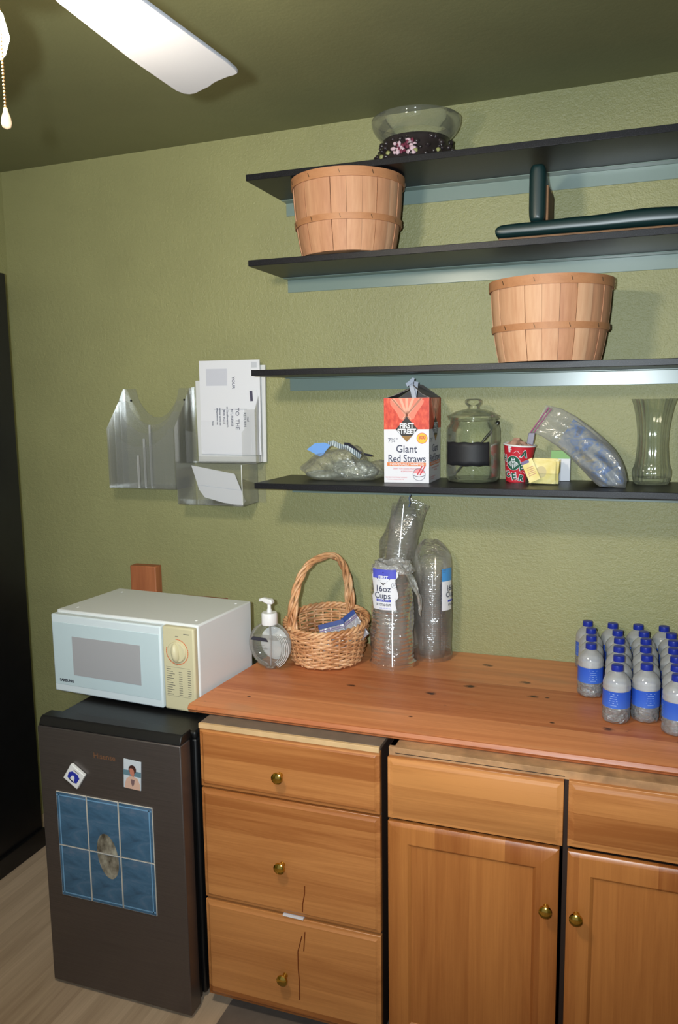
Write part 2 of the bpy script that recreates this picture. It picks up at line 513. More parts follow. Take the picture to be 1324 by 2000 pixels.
def slab_front(bm, x0, x1, z0, z1, y, t=0.019, e=0.014, d=0.006):
    """drawer front with a routed edge: a raised field inside a sloping border"""
    o = [(x0, z0), (x1, z0), (x1, z1), (x0, z1)]
    i = [(x0 + e, z0 + e), (x1 - e, z0 + e), (x1 - e, z1 - e), (x0 + e, z1 - e)]
    i2 = [(x0 + e * .55, z0 + e * .55), (x1 - e * .55, z0 + e * .55), (x1 - e * .55, z1 - e * .55), (x0 + e * .55, z1 - e * .55)]
    vs = [(a, y + t, c) for a, c in o] + [(a, y + d, c) for a, c in o] + [(a, y + d * 0.75, c) for a, c in i2] + [(a, y, c) for a, c in i]
    fs = [(3, 2, 1, 0)]
    for L in range(3):
        for k in range(4):
            k2 = (k + 1) % 4
            fs.append((L * 4 + k, L * 4 + k2, L * 4 + 4 + k2, L * 4 + 4 + k))
    fs.append((12, 13, 14, 15))
    bm.add(vs, fs)

def knob(parent, x, y, z):
    prof = [(0.0, 0.0), (0.008, 0.0), (0.007, 0.004), (0.005, 0.009), (0.007, 0.013), (0.013, 0.017), (0.0165, 0.022), (0.016, 0.027), (0.011, 0.031), (0.004, 0.0325), (0.0, 0.0327)]
    bm = B()
    bm.T = Matrix.Translation((x, y, z)) @ Matrix.Rotation(R(90), 4, 'X')
    bm.lathe(prof, 24)
    return bm.obj('knob', BRASS, parent, smooth=40)

YF = -0.79
c1 = thing('drawer_cabinet', 'honey oak base cabinet with three stacked drawers, beside the small fridge', 'cabinet', (0, 0, 0))
bb = B().box((0.034, -0.765, 0.045), (0.048, -0.02, 0.878)).box((0.556, -0.765, 0.045), (0.570, -0.02, 0.878)).box((0.048, -0.03, 0.045), (0.556, -0.02, 0.878)).box((0.048, -0.765, 0.045), (0.556, -0.03, 0.058))
bb.obj('carcass', CABIN, c1, bevel=0.001)
B().box((0.034, -0.778, 0.878), (0.570, -0.02, 0.8885)).obj('carcass_top', CABTOP, c1, bevel=0.001)
B().box((0.034, -0.789, 0.874), (0.570, -0.778, 0.8885)).obj('front_rail', PALEW, c1, bevel=0.001)
B().box((0.06, -0.715, 0.003), (0.55, -0.70, 0.045)).box((0.06, -0.7, 0.003), (0.07, -0.04, 0.045)).box((0.54, -0.7, 0.003), (0.55, -0.04, 0.045)).obj('plinth', CABTOP, c1)
for z0, z1, kz in ((0.699, 0.874, 0.772), (0.356, 0.693, 0.507), (0.042, 0.347, 0.166)):
    bm = B(); slab_front(bm, 0.034, 0.571, z0, z1, YF, t=0.022)
    dr = bm.obj('drawer', OAK, c1, bevel=0.0015)
    knob(dr, 0.286, YF, kz)
DRIP = flat('dried_brown_drip', (120, 58, 22), 0.3)
for pts in ([(0.352, 0.455), (0.351, 0.43), (0.345, 0.40), (0.344, 0.375)], [(0.340, 0.300), (0.333, 0.272), (0.327, 0.25), (0.327, 0.2), (0.330, 0.15), (0.329, 0.10)], [(0.350, 0.315), (0.347, 0.28), (0.345, 0.256)]):
    last = [c for c in c1.children if c.name.startswith('drawer')]
    par = last[1] if pts[0][1] > 0.36 else last[2]
    B().tube([(x, YF - 0.0002, z) for x, z in pts], 0.0016, 6).obj('drip_stain', DRIP, par, smooth=60)

pe = thing('paper_edge', 'edge of a white paper poking out above the lowest drawer', 'paper', (0.313, -0.7885, 0.3485), rot=(0, R(1), 0))
B().box((-0.031, 0, 0), (0.031, 0.02, 0.0042)).obj('paper_sheet', PAPER, pe)
c2 = thing('base_cabinet', 'honey oak double base cabinet with two drawer fronts over two doors, under the water bottles', 'cabinet', (0, 0, 0))
X0, X1 = 0.592, 1.50
bb = B().box((X0, -0.762, 0.045), (X0 + 0.016, -0.02, 0.8885)).box((X1 - 0.016, -0.762, 0.045), (X1, -0.02, 0.8885)).box((1.038, -0.755, 0.045), (1.054, -0.02, 0.86)).box((X0, -0.03, 0.045), (X1, -0.02, 0.8885)).box((X0, -0.762, 0.045), (X1, -0.02, 0.06))
bb.obj('carcass', CABIN, c2, bevel=0.001)
B().box((X0, -0.772, 0.866), (X1, -0.70, 0.8885)).obj('top_strip', PARTI, c2, bevel=0.001)
B().box((X0 + 0.018, -0.7725, 0.8725), (1.040, -0.7718, 0.8742)).obj('saw_kerf', BLKPL, c2)
B().box((X0 + 0.02, -0.715, 0.003), (X1 - 0.02, -0.70, 0.045)).obj('plinth', CABIN, c2)
for x0, x1, z0, z1 in ((0.592, 1.039, 0.697, 0.866), (1.050, 1.497, 0.700, 0.869)):
    bm = B(); slab_front(bm, x0, x1, z0, z1, YF, t=0.022, e=0.016)
    bm.obj('drawer_front', OAK, c2, bevel=0.0015)

def panel_door(x0, x1, z0, z1, y, side):
    fw, fr = 0.055, 0.052
    d = None
    bm = B()
    st = 0.02
    # frame: two stiles and two rails with sloped inner edge, plus routed outer edge
    xi0, xi1, zi0, zi1 = x0 + fw, x1 - fw, z0 + fw, z1 - fw
    e = 0.010
    O = [(x0, z0), (x1, z0), (x1, z1), (x0, z1)]
    O2 = [(x0 + e, z0 + e), (x1 - e, z0 + e), (x1 - e, z1 - e), (x0 + e, z1 - e)]
    I = [(xi0, zi0), (xi1, zi0), (xi1, zi1), (xi0, zi1)]
    I2 = [(xi0 + 0.008, zi0 + 0.008), (xi1 - 0.008, zi0 + 0.008), (xi1 - 0.008, zi1 - 0.008), (xi0 + 0.008, zi1 - 0.008)]
    vs = [(a, y + st, c) for a, c in O] + [(a, y + 0.006, c) for a, c in O] + [(a, y, c) for a, c in O2] + [(a, y, c) for a, c in I] + [(a, y + 0.007, c) for a, c in I2] + [(a, y + st, c) for a, c in I2]
    fs = []
    for L in range(5):
        for k in range(4):
            k2 = (k + 1) % 4
            fs.append((L * 4 + k, L * 4 + k2, L * 4 + 4 + k2, L * 4 + 4 + k))
    for k in range(4):
        k2 = (k + 1) % 4
        fs.append((20 + k, 20 + k2, k2, k))
    bm.add(vs, fs)
    d = bm.obj('door', OAKZ, c2, bevel=0.001)
    B().box((xi0, y + 0.0075, zi0), (xi1, y + 0.0145, zi1)).obj('door_panel', OAKZ, d)
    return d
d1 = panel_door(0.592, 1.032, 0.05, 0.688, YF, 1)
knob(d1, 1.004, YF, 0.532)
d2 = panel_door(1.052, 1.497, 0.05, 0.690, YF - 0.004, -1)
knob(d2, 1.077, YF - 0.004, 0.530)

# ================================================================== small fridge
FY, FX0, FX1 = -0.8536, -0.477, 0.012
fr = thing('mini_fridge', 'small fridge with dark stainless door and black body, beside the drawer cabinet', 'fridge', (0, 0, 0))
B().box((FX0 + 0.003, -0.762, 0.015), (FX1 - 0.003, -0.12, 0.825)).obj('body', BLKPL, fr, bevel=0.006)
B().box((FX0 + 0.008, -0.765, 0.825), (FX1 - 0.002, -0.11, 0.849)).obj('top_lid', BLKPL, fr, bevel=0.007, seg=3)
dr = B().box((FX0, FY, 0.012), (FX1, -0.80, 0.842)).obj('door', STEEL, fr, bevel=0.003)
B().box((FX0 + 0.006, -0.80, 0.02), (FX1 - 0.006, -0.775, 0.85)).obj('door_liner', BLKPL, dr, bevel=0.004)
B().prism([(FY + 0.003, 0.842), (-0.79, 0.842), (-0.79, 0.868), (FY + 0.02, 0.868), (FY + 0.012, 0.862)], FX0 + 0.002, FX1 - 0.002, 'x').obj('door_cap', BLKPL, dr, bevel=0.003)
for x in (FX0 + 0.05, FX1 - 0.05):
    for y in (-0.74, -0.17):
        B().lathe([(0.016, 0.0), (0.018, 0.016)], 16, (x, y, 0), caps=True).obj('foot', BLKPL, fr)
LOGO = flat('faint_copper_logo', (112, 78, 56), 0.4)
text('logo', 'Hisense', 0.024, front(FY - 0.0006, -0.243, 0.776), LOGO, dr, 0.0004)

# six tiles making one blue picture
TB = M('blue_print', Roughness=0.5)
_v = TB.coord(rnd=False)
_f = TB.noise(TB.coord((1, 1, 2.6), rnd=False), 9, 5, 0.65, 0.8)
_c = TB.ramp(_f, [(0.3, lin((48, 78, 104))), (0.5, lin((62, 100, 130))), (0.62, lin((88, 112, 138))), (0.75, lin((104, 110, 128)))])
TB.set(TB.b, 'Base Color', _c)
TB = TB.m
GROUT = flat('white_tile_edge', (206, 200, 190), 0.6)
PALEB = flat('pale_blue_border', (112, 158, 196), 0.5)
PEB = M('mottled_pebble_print', Roughness=0.55)
PEB.set(PEB.b, 'Base Color', PEB.ramp(PEB.noise(PEB.coord((1, 1, 0.6), rnd=False), 42, 3), [(0.35, lin((70, 62, 50))), (0.52, lin((128, 122, 108))), (0.7, lin((172, 168, 152)))]))
PEB = PEB.m
tx = [-0.422, -0.312, -0.2015, -0.086]
tz = [0.646, 0.475, 0.310]
names = [['upper left', 'upper middle', 'upper right'], ['lower left', 'lower middle', 'lower right']]
oval = [(-0.246 + 0.036 * math.cos(a) - 0.008 * math.sin(a), 0.468 + 0.070 * math.sin(a)) for a in [2 * PI * k / 40 for k in range(40)]]
def clip(poly, axis, val, keep_less):
    out = []
    n = len(poly)
    for i in range(n):
        a, b_ = poly[i], poly[(i + 1) % n]
        ia = (a[axis] <= val) == keep_less; ib = (b_[axis] <= val) == keep_less
        if ia: out.append(a)
        if ia != ib:
            t_ = (val - a[axis]) / (b_[axis] - a[axis])
            out.append((a[0] + (b_[0] - a[0]) * t_, a[1] + (b_[1] - a[1]) * t_))
    return out
for r_ in range(2):
    for c_ in range(3):
        x0, x1 = tx[c_] + 0.0012, tx[c_ + 1] - 0.0012
        z1, z0 = tz[r_] - 0.0010, tz[r_ + 1] + 0.0010
        t = thing('picture_tile', '%s tile of the blue six-tile picture on the fridge door' % names[r_][c_], 'tile', ((x0 + x1) / 2, FY, z0), group='tiles of the blue picture on the fridge')
        wdt, h = (x1 - x0) / 2, z1 - z0
        B().box((-wdt, -0.0042, 0), (wdt, 0, h)).obj('tile_body', GROUT, t, bevel=0.0006)
        B().box((-wdt + 0.0014, -0.0048, 0.0014), (wdt - 0.0014, -0.0041, h - 0.0014)).obj('printed_face', TB, t)
        bm = B()
        bw = 0.0035; off = 0.0085
        if r_ == 0: bm.box((-wdt + 0.002, -0.0052, h - off - bw), (wdt - 0.002, -0.0047, h - off))
        if r_ == 1: bm.box((-wdt + 0.002, -0.0052, off), (wdt - 0.002, -0.0047, off + bw))
        zz0, zz1 = (off if r_ else 0.002), (h - 0.002 if r_ else h - off)
        if c_ == 0: bm.box((-wdt + off, -0.0052, zz0), (-wdt + off + bw, -0.0047, zz1))
        if c_ == 2: bm.box((wdt - off - bw, -0.0052, zz0), (wdt - off, -0.0047, zz1))
        bm.obj('printed_border', PALEB, t)
        po = clip(clip(clip(clip(oval, 0, x1 - 0.002, True), 0, x0 + 0.002, False), 1, z1 - 0.002, True), 1, z0 + 0.002, False)
        if len(po) > 3:
            bm = B().prism([(a - (x0 + x1) / 2, c - z0) for a, c in po], -0.0055, -0.0047, 'y')
            bm.obj('printed_pebble', PEB, t)

mg = thing('square_magnet', 'small white square magnet with a blue picture, tilted, on the fridge door', 'magnet', (-0.346, FY, 0.705), rot=(0, R(33), 0))
B().box((-0.028, -0.012, -0.028), (0.028, -0.0003, 0.028)).obj('magnet_body', WHITEP, mg, bevel=0.002)
BLUEP = flat('deep_blue_print', (40, 52, 160), 0.4)
bm = B().prism([(-0.017, -0.014), (0.004, -0.018), (0.018, -0.012), (0.019, 0.008), (0.008, 0.014), (-0.012, 0.012), (-0.02, 0.002)], -0.0128, -0.0118, 'y')
bm.obj('blue_print', BLUEP, mg)
B().prism([(-0.008, -0.012), (0.008, -0.013), (0.005, -0.002), (0.0, 0.004), (-0.006, 0.0)], -0.0134, -0.0126, 'y').obj('white_print', PAPER, mg)
B().box((-0.012, -0.0132, -0.016), (0.010, -0.0126, -0.0125)).obj('dark_print', INK, mg)
B().box((-0.010, -0.0128, 0.0185), (0.010, -0.0119, 0.0205)).obj('printed_caption', GREYINK, mg)

ph = thing('photo_magnet', 'small upright photo magnet of a dark-haired person in a cream sweater, on the fridge door', 'magnet', (-0.151, FY, 0.693), rot=(0, R(3), 0))
B().box((-0.029, -0.003, 0), (0.029, -0.0003, 0.088)).obj('photo_card', flat('photo_pale_sky', (198, 206, 214), 0.35), ph, bevel=0.0008)
B().box((-0.029, -0.0034, 0.040), (0.029, -0.0029, 0.056)).obj('horizon_band', flat('photo_teal', (96, 128, 142), 0.35), ph)
el = lambda cx, cz, rx, rz, n=20: [(cx + rx * math.cos(2 * PI * k / n), cz + rz * math.sin(2 * PI * k / n)) for k in range(n)]
B().prism([(-0.024, 0.0008), (0.027, 0.0008), (0.026, 0.018), (0.019, 0.034), (0.008, 0.039), (-0.006, 0.039), (-0.018, 0.031), (-0.023, 0.016)], -0.0038, -0.0033, 'y').obj('sweater_print', flat('photo_cream', (206, 170, 152), 0.4), ph)
B().prism([(-0.004, 0.030), (0.009, 0.030), (0.007, 0.016), (0.002, 0.008), (-0.003, 0.018)], -0.0041, -0.0037, 'y').obj('shirt_print', flat('photo_grey_shirt', (120, 96, 98), 0.4), ph)
B().prism(el(0.001, 0.060, 0.0125, 0.0135), -0.0042, -0.0037, 'y').obj('hair_print', flat('photo_brown_hair', (64, 40, 36), 0.4), ph)
B().prism([(-0.0085, 0.058), (-0.006, 0.046), (-0.001, 0.041), (0.005, 0.038), (0.008, 0.048), (0.006, 0.059), (0.0, 0.064), (-0.007, 0.063)], -0.0046, -0.0041, 'y').obj('face_print', flat('photo_skin', (188, 120, 100), 0.4), ph)

# ================================================================== microwave
MW = thing('microwave', 'white countertop microwave with cream dial panel standing on the small fridge', 'microwave', (-0.0405, -0.660, 0.849), rz=R(-4.0))
L, D, H = 0.548, 0.335, 0.270
z0 = 0.010
B().box((-L, 0.016, z0), (0, D, z0 + H)).obj('housing', WHITE, MW, bevel=0.006, seg=3)
dw = L * 0.785
dm = B().box((-L + 0.001, -0.012, z0 + 0.003), (-L + dw, 0.0155, z0 + H - 0.008))
door = dm.obj('door', DOORW, MW, bevel=0.005, seg=3)
B().box((-L + 0.006, -0.0130, z0 + 0.028), (-L + dw - 0.006, -0.0115, z0 + H - 0.034)).obj('door_face', flat('pale_blue_glossy_face', (196, 214, 220), 0.18), door, bevel=0.001)
B().box((-L + 0.085, -0.0140, z0 + 0.066), (-L + dw - 0.078, -0.0128, z0 + H - 0.076)).obj('window', MWIN, door)
text('brand_print', 'SAMSUNG', 0.0125, front(-0.0136, -L + 0.054, z0 + 0.043), INK, door, 0.0006)
pnl = B().box((-L + dw + 0.002, -0.006, z0 + 0.001), (-0.002, 0.0165, z0 + H - 0.006)).obj('control_panel', CREAM, MW, bevel=0.006, seg=3)
px0, px1 = -L + dw + 0.002, -0.002
cx, cz = (px0 + px1) / 2 - 0.004, z0 + 0.187
ring = B()
for k in range(40):
    a0 = R(118) + k * R(352) / 40
    if 118 + k * 8.8 > 442: break
    a1 = a0 - 0
    a2 = R(95) - (k + 0.0) * R(7.9); a3 = a2 - R(6.4)
    q = []
    for rr_, aa in ((0.0375, a2), (0.0405, a2), (0.0405, a3), (0.0375, a3)):
        q.append((cx + rr_ * math.cos(aa), -0.0066, cz + rr_ * math.sin(aa)))
    ring.add(q, [(0, 1, 2, 3)])
ring.obj('dial_ring_print', ORANGE, pnl)
kb = B(); kb.T = Matrix.Translation((cx, -0.006, cz)) @ Matrix.Rotation(R(90), 4, 'X')
kb.lathe([(0.033, 0), (0.033, 0.004), (0.0305, 0.007), (0.012, 0.008), (0, 0.008)], 36)
kn = kb.obj('dial', CREAM, pnl, smooth=40)
kg = B(); kg.T = Matrix.Translation((cx, -0.013, cz)) @ Matrix.Rotation(R(-6), 4, 'Y')
kg.sphere((0, -0.002, 0), (0.0125, 0.016, 0.029), 20, 12)
kg.obj('dial_grip', CREAM, kn, smooth=60)
ln = B()
for k in range(12):
    zz = z0 + 0.130 - k * 0.0072
    for (a, c) in ((0.012, 0.028 + 0.016 * ((k * 7) % 5) / 5), (0.056, 0.068), (0.088, 0.099)):
        if k == 0 and a > 0.05 and a < 0.06: continue
        ln.box((px0 + a, -0.0068, zz), (px0 + c, -0.0058, zz + 0.0018))
for k in (0, 12):
    zz = z0 + 0.1375 - k * 0.0076
    ln.box((px0 + 0.010, -0.0066, zz), (px1 - 0.018, -0.0058, zz + 0.0005))
ln.box((px1 - 0.036, -0.0068, z0 + 0.243), (px1 - 0.016, -0.0058, z0 + 0.2455)).box((cx - 0.005, -0.0068, cz + 0.047), (cx + 0.006, -0.0058, cz + 0.049))
ln.obj('cooking_chart_print', GREYINK, pnl)['kind'] = 'stuff'
for (x, y) in ((-L + 0.05, 0.06), (-0.035, 0.06), (-0.03, D - 0.05), (-L + 0.05, D - 0.05)):
    B().lathe([(0.0, 0.0018), (0.004, 0.0014), (0.005, 0.0)], 12, (x, y, z0 + H)).obj('lid_dot', WHITEP, MW, smooth=60)  # small raised white dots on the housing top
for (x, y) in ((-L + 0.05, 0.05), (-0.05, 0.05), (-0.05, D - 0.05), (-L + 0.05, D - 0.05)):
    B().lathe([(0.011, 0.0), (0.013, z0 + 0.001)], 14, (x, y, 0), caps=True).obj('foot', BLKPL, MW)

# two offcuts of wood on the wall behind the microwave
wb = thing('wood_block', 'short upright reddish wood block against the wall behind the microwave', 'wood block', (-0.625, -0.001, 0.86))
B().box((-0.058, -0.045, 0), (0.058, 0, 0.298)).obj('block', REDW, wb, bevel=0.003)
wb2 = thing('wood_cleat', 'low reddish wood board on the wall behind the microwave, mostly hidden', 'wood board', (-0.39, -0.001, 0.87))
B().box((-0.115, -0.045, 0), (0.115, 0, 0.174)).obj('board', REDWX, wb2, bevel=0.003)

# ================================================================== ceiling fan with its lit lamp
FANW = flat('white_fan_enamel', (196, 195, 198), 0.45)
BLADEW = flat('offwhite_fan_blade', (160, 160, 166), 0.5)
HX, HY, ZB = 0.427, -1.86, 2.365
fan = thing('ceiling_fan', 'white ceiling fan with a lit lamp and pull chain at the top left', 'ceiling fan', (HX, HY, 2.72))
B().lathe([(0.0, 0.012), (0.075, 0.012), (0.075, -0.02), (0.05, -0.05), (0.014, -0.06)], 32).obj('ceiling_canopy', FANW, fan, smooth=40)
B().lathe([(0.013, -0.055), (0.013, -0.26)], 16).obj('downrod', FANW, fan, smooth=60)
B().lathe([(0.013, -0.245), (0.07, -0.255), (0.105, -0.28), (0.11, -0.33), (0.10, -0.365), (0.06, -0.385), (0, -0.385)], 40).obj('motor_housing', FANW, fan, smooth=40)
zb = ZB - 2.72
# blade outline measured along the blade from the hub: pinched tip with two rounded corners
half = [(0.15, 0.052), (0.22, 0.060), (0.40, 0.066), (0.475, 0.068), (0.492, 0.064), (0.502, 0.052), (0.508, 0.036), (0.522, 0.020), (0.542, 0.012)]
out = [(0.15, -0.052), (0.20, -0.062), (0.45, -0.080), (0.487, -0.080), (0.500, -0.077), (0.507, -0.068), (0.512, -0.052), (0.527, -0.022), (0.535, -0.010),
       (0.547, 0.004), (0.562, 0.030), (0.572, 0.046), (0.574, 0.060), (0.568, 0.070), (0.55, 0.076), (0.40, 0.076), (0.20, 0.062), (0.15, 0.052)]
for k in range(5):
    a = R(90.6) + k * 2 * PI / 5
    bm = B(); bm.T = Matrix.Rotation(a, 4, 'Z') @ Matrix.Translation((0, 0, zb)) @ Matrix.Rotation(R(3), 4, 'X')
    bm.prism(out, -0.003, 0.003, 'z')
    bl = bm.obj('blade', BLADEW, fan, bevel=0.0015)
    bm = B(); bm.T = Matrix.Rotation(a, 4, 'Z') @ Matrix.Translation((0, 0, zb + 0.004))
    bm.prism([(0.08, -0.02), (0.16, -0.035), (0.23, -0.028), (0.23, 0.028), (0.16, 0.035), (0.08, 0.02)], 0.0, 0.005, 'z')
    bm.obj('blade_bracket', FANW, bl, bevel=0.001)
fitter = B().lathe([(0, -0.384), (0.055, -0.384), (0.06, -0.40), (0.05, -0.42), (0.02, -0.43), (0, -0.43)], 28).obj('light_fitter', FANW, fan, smooth=40)
GLOW = emit('lit_frosted_glass', LAMP_COLOR, LAMP_STRENGTH)
for k, (ox, oy) in enumerate(((-0.092, 0.06), (-0.19, -0.02), (-0.17, 0.115))):
    c = (ox, oy, -0.420)
    bm = B()
    bm.lathe([(0.0, -0.062), (0.022, -0.058), (0.036, -0.045), (0.042, -0.025), (0.036, 0.0), (0.022, 0.018), (0.012, 0.03), (0, 0.032)], 24, c)
    sh = bm.obj('lamp_bulb', GLOW, fan, smooth=60)
    B().tube([(c[0] * 0.1, c[1] * 0.1, -0.41), (c[0] * 0.6, c[1] * 0.6, -0.383), (c[0], c[1], c[2] + 0.03)], 0.009, 10).obj('lamp_arm', FANW, fan, smooth=60)
CHAIN = flat('brass_chain', (196, 150, 96), 0.3, 0.8)
# pull chain hanging in front of the camera's left-hand edge
cx_, cy_ = -0.051, 0.060
bm = B()
for i in range(33):
    bm.sphere((cx_, cy_, -0.40 - i * 0.0044), 0.0017, 8, 5)
chain = bm.obj('pull_chain', CHAIN, fan, smooth=60)
PULL = flat('pale_wood_pull', (226, 188, 150), 0.5)
zc = -0.40 - 33 * 0.0044
B().lathe([(0, 0.003), (0.0022, 0.002), (0.003, -0.002), (0.006, -0.011), (0.0068, -0.017), (0.0052, -0.022), (0.0, -0.0245)], 20, (cx_, cy_, zc)).obj('pull_knob', PULL, chain, smooth=60)

# ================================================================== bushel baskets
def bushel(loc, label, rz):
    t = thing('bushel_basket', label, 'basket', loc, rz=rz, group='bushel baskets on the shelves')
    rb, rt, h = 0.146, 0.174, 0.232
    NS = 22
    def prof(z):
        f = z / h
        return rb + (rt - rb) * (f ** 0.8) + 0.004 * math.sin(PI * f)
    bm = B()
    for k in range(NS):
        a0 = 2 * PI * k / NS; wdt = 2 * PI / NS * 0.489
        dr_ = 0.0012 if k % 2 else -0.0012
        rows = 9
        vs = []; fs = []
        for j in range(rows):
            z = h * j / (rows - 1)
            if j == 0: z = 0.001
            for i in range(5):
                u = -1 + 2 * i / 4
                r_ = prof(z) + dr_ - 0.0012 * u * u
                a = a0 + u * wdt
                vs.append((r_ * math.cos(a), r_ * math.sin(a), z))
        for j in range(rows):
            z = max(0.001, h * j / (rows - 1))
            for i in range(5):
                u = -1 + 2 * i / 4
                r_ = prof(z) + dr_ - 0.0035
                a = a0 + u * wdt
                vs.append((r_ * math.cos(a), r_ * math.sin(a), z))
        n = rows * 5
        for j in range(rows - 1):
            for i in range(4):
                q = j * 5 + i
                fs.append((q, q + 1, q + 6, q + 5))
                fs.append((n + q, n + q + 5, n + q + 6, n + q + 1))
            fs.append((j * 5, j * 5 + 5, n + j * 5 + 5, n + j * 5))
            fs.append((j * 5 + 4, n + j * 5 + 4, n + j * 5 + 9, j * 5 + 9))
        for i in range(4):
            q = (rows - 1) * 5 + i
            fs.append((q, q + 1, n + q + 1, n + q))
            fs.append((i, n + i, n + i + 1, i + 1))
        bm.add(vs, fs)
    bm.obj('staves', SPLINTS, t, smooth=50)
    B().lathe([(0, 0.004), (rb - 0.003, 0.004), (rb - 0.003, 0.008), (0, 0.008)], 40).obj('bottom', SPLINT, t)
    def hoop(name, zc, hh, off):
        b_ = B()
        r0 = prof(zc - hh / 2) + off; r1 = prof(min(h, zc + hh / 2)) + off
        b_.lathe([(r0, zc - hh / 2), (r0 + 0.003, zc - hh / 2), (r1 + 0.003, zc + hh / 2), (r1, zc + hh / 2), (r0, zc - hh / 2)], 64)
        hp = b_.obj(name, HOOPW, t, smooth=40)
        s_ = B()
        for k in range(NS // 2):
            a = 2 * PI * (k * 2 + 0.1) / NS
            s_.T = Matrix.Rotation(a, 4, 'Z') @ Matrix.Translation((((r0 + r1) / 2) + 0.0032, 0, zc)) @ Matrix.Rotation(R(20), 4, 'X')
            s_.box((-0.0008, -0.0008, -0.006), (0.0012, 0.0008, 0.006))
        s_.obj('staples', STAPLE, hp)
    hoop('top_hoop', h - 0.012, 0.027, 0.002)
    hoop('middle_hoop', h * 0.415, 0.018, 0.002)
    b_ = B().lathe([(rt - 0.008, h - 0.026), (rt - 0.006, h - 0.026), (rt - 0.004, h + 0.001), (rt - 0.007, h + 0.001), (rt - 0.008, h - 0.026)], 64)
    b_.obj('inner_hoop', HOOPW, t, smooth=40)
    return t
STAPLE = flat('staple_steel', (110, 84, 62), 0.5, 0.5)
# staves alternate in tone round the basket
SPLINTS = M('splint_staves', Roughness=0.65)
_s = SPLINTS.n('SeparateXYZ', {0: SPLINTS.coord(rnd=False)})
_a = SPLINTS.n('Math', {0: _s.outputs[1], 1: _s.outputs[0]}, operation='ARCTAN2').outputs[0]
_q = SPLINTS.n('Math', {0: SPLINTS.n('Math', {0: SPLINTS.n('Math', {0: _a, 1: 22 / (2 * PI)}, operation='MULTIPLY').outputs[0], 1: 0.5}, operation='ADD').outputs[0]}, operation='FLOOR').outputs[0]
_w = SPLINTS.n('TexWhiteNoise', {'W': SPLINTS.n('Math', {0: SPLINTS.n('ObjectInfo').outputs['Random'], 1: 50.0, 2: _q}, operation='MULTIPLY_ADD').outputs[0]}, noise_dimensions='1D').outputs['Value']
_g = SPLINTS.noise(SPLINTS.coord((40, 40, 3)), 2.2, 4)
_f = SPLINTS.n('Math', {0: _w, 1: 0.45, 2: SPLINTS.n('Math', {0: _g, 1: 0.6}, operation='MULTIPLY').outputs[0]}, operation='MULTIPLY_ADD').outputs[0]
SPLINTS.set(SPLINTS.b, 'Base Color', SPLINTS.ramp(_f, [(0.2, lin((176, 122, 90))), (0.5, lin((198, 146, 110))), (0.8, lin((214, 168, 132)))]))
SPLINTS.bump(_g, 0.15, 0.002)
SPLINTS = SPLINTS.m
bushel((0.302, -0.205, S2 + 0.0005), 'pale wooden bushel basket on the second shelf, rim just below the topmost shelf', 0.3)
bushel((0.928, -0.205, S3 + 0.0005), 'pale wooden bushel basket standing alone on the third shelf', 1.1)

# ================================================================== glass bowl on its dark ornate stand (topmost shelf)
bx, by = 0.512, -0.165
st = thing('bowl_stand', 'dark ornate openwork stand with pinkish stones under the glass bowl', 'stand', (bx, by, S1 + 0.0005))
DARKR = flat('dark_resin', (46, 38, 40), 0.3, spec=0.6, var=0.4)
bm = B()
bm.lathe([(0.124, 0.0), (0.136, 0.0), (0.132, 0.012), (0.120, 0.035), (0.108, 0.062), (0.104, 0.078), (0.098, 0.080), (0.097, 0.076), (0.100, 0.060), (0.112, 0.033), (0.122, 0.012), (0.124, 0.0)], 48)
bm.obj('stand_wall', DARKR, st, smooth=60)
bm = B()
rnd = random.Random(3)
for k in range(84):
    a = rnd.uniform(0, 2 * PI); z = rnd.uniform(0.008, 0.068)
    r_ = 0.137 - 0.033 * min(1, z / 0.07)
    bm.sphere((r_ * math.cos(a), r_ * math.sin(a), z), (rnd.uniform(.005, .011),) * 2 + (rnd.uniform(.004, .009),), 8, 6)
bm.obj('carved_relief', DARKR, st, smooth=60)
bm = B()
for a, z in ((2.2, .02), (4.05, .016), (4.25, .022), (4.95, .018), (5.5, .022), (0.4, .02), (3.6, .022)):
    r_ = 0.137 - 0.033 * z / 0.07
    bm.sphere((r_ * math.cos(a), r_ * math.sin(a), z), (.0075, .0075, .0075), 12, 8)
bm.obj('pale_beads', flat('pale_green_bead', (150, 150, 96), 0.4), st, smooth=60)
PINK = flat('pink_white_stone', (206, 176, 186), 0.4, var=0.2)
RUBY = flat('dark_pink_stone', (110, 40, 62), 0.3)
b1, b2_ = B(), B()
for k in range(30):
    a = rnd.uniform(4.35, 4.95); z = rnd.uniform(0.006, 0.055)
    r_ = 0.141 - 0.033 * z / 0.07
    (b1 if k % 3 else b2_).sphere((r_ * math.cos(a), r_ * math.sin(a), z), (rnd.uniform(.004, .009), .005, rnd.uniform(.004, .008)), 7, 5)
b1.obj('pink_stones', PINK, st); b2_.obj('ruby_stones', RUBY, st)
BOWLF = film('bowl_glass', (0.97, 0.975, 0.965), 0.05, 0.3, 0.04, gloss=0.02, milk=(0.55, 0.57, 0.52), fs=0.7)
bw = thing('glass_bowl', 'clear round glass bowl with flared rim on the topmost shelf', 'bowl', (bx, by, S1 + 0.0005))
pr = [(0.0, 0.030), (0.05, 0.034), (0.085, 0.055), (0.099, 0.076), (0.112, 0.090), (0.125, 0.104), (0.133, 0.118), (0.1365, 0.131), (0.1368, 0.140), (0.1335, 0.1425), (0.1305, 0.140), (0.130, 0.131), (0.127, 0.119), (0.119, 0.107), (0.107, 0.094)]
B().lathe(pr, 56).obj('bowl_body', BOWLF, bw, smooth=60)

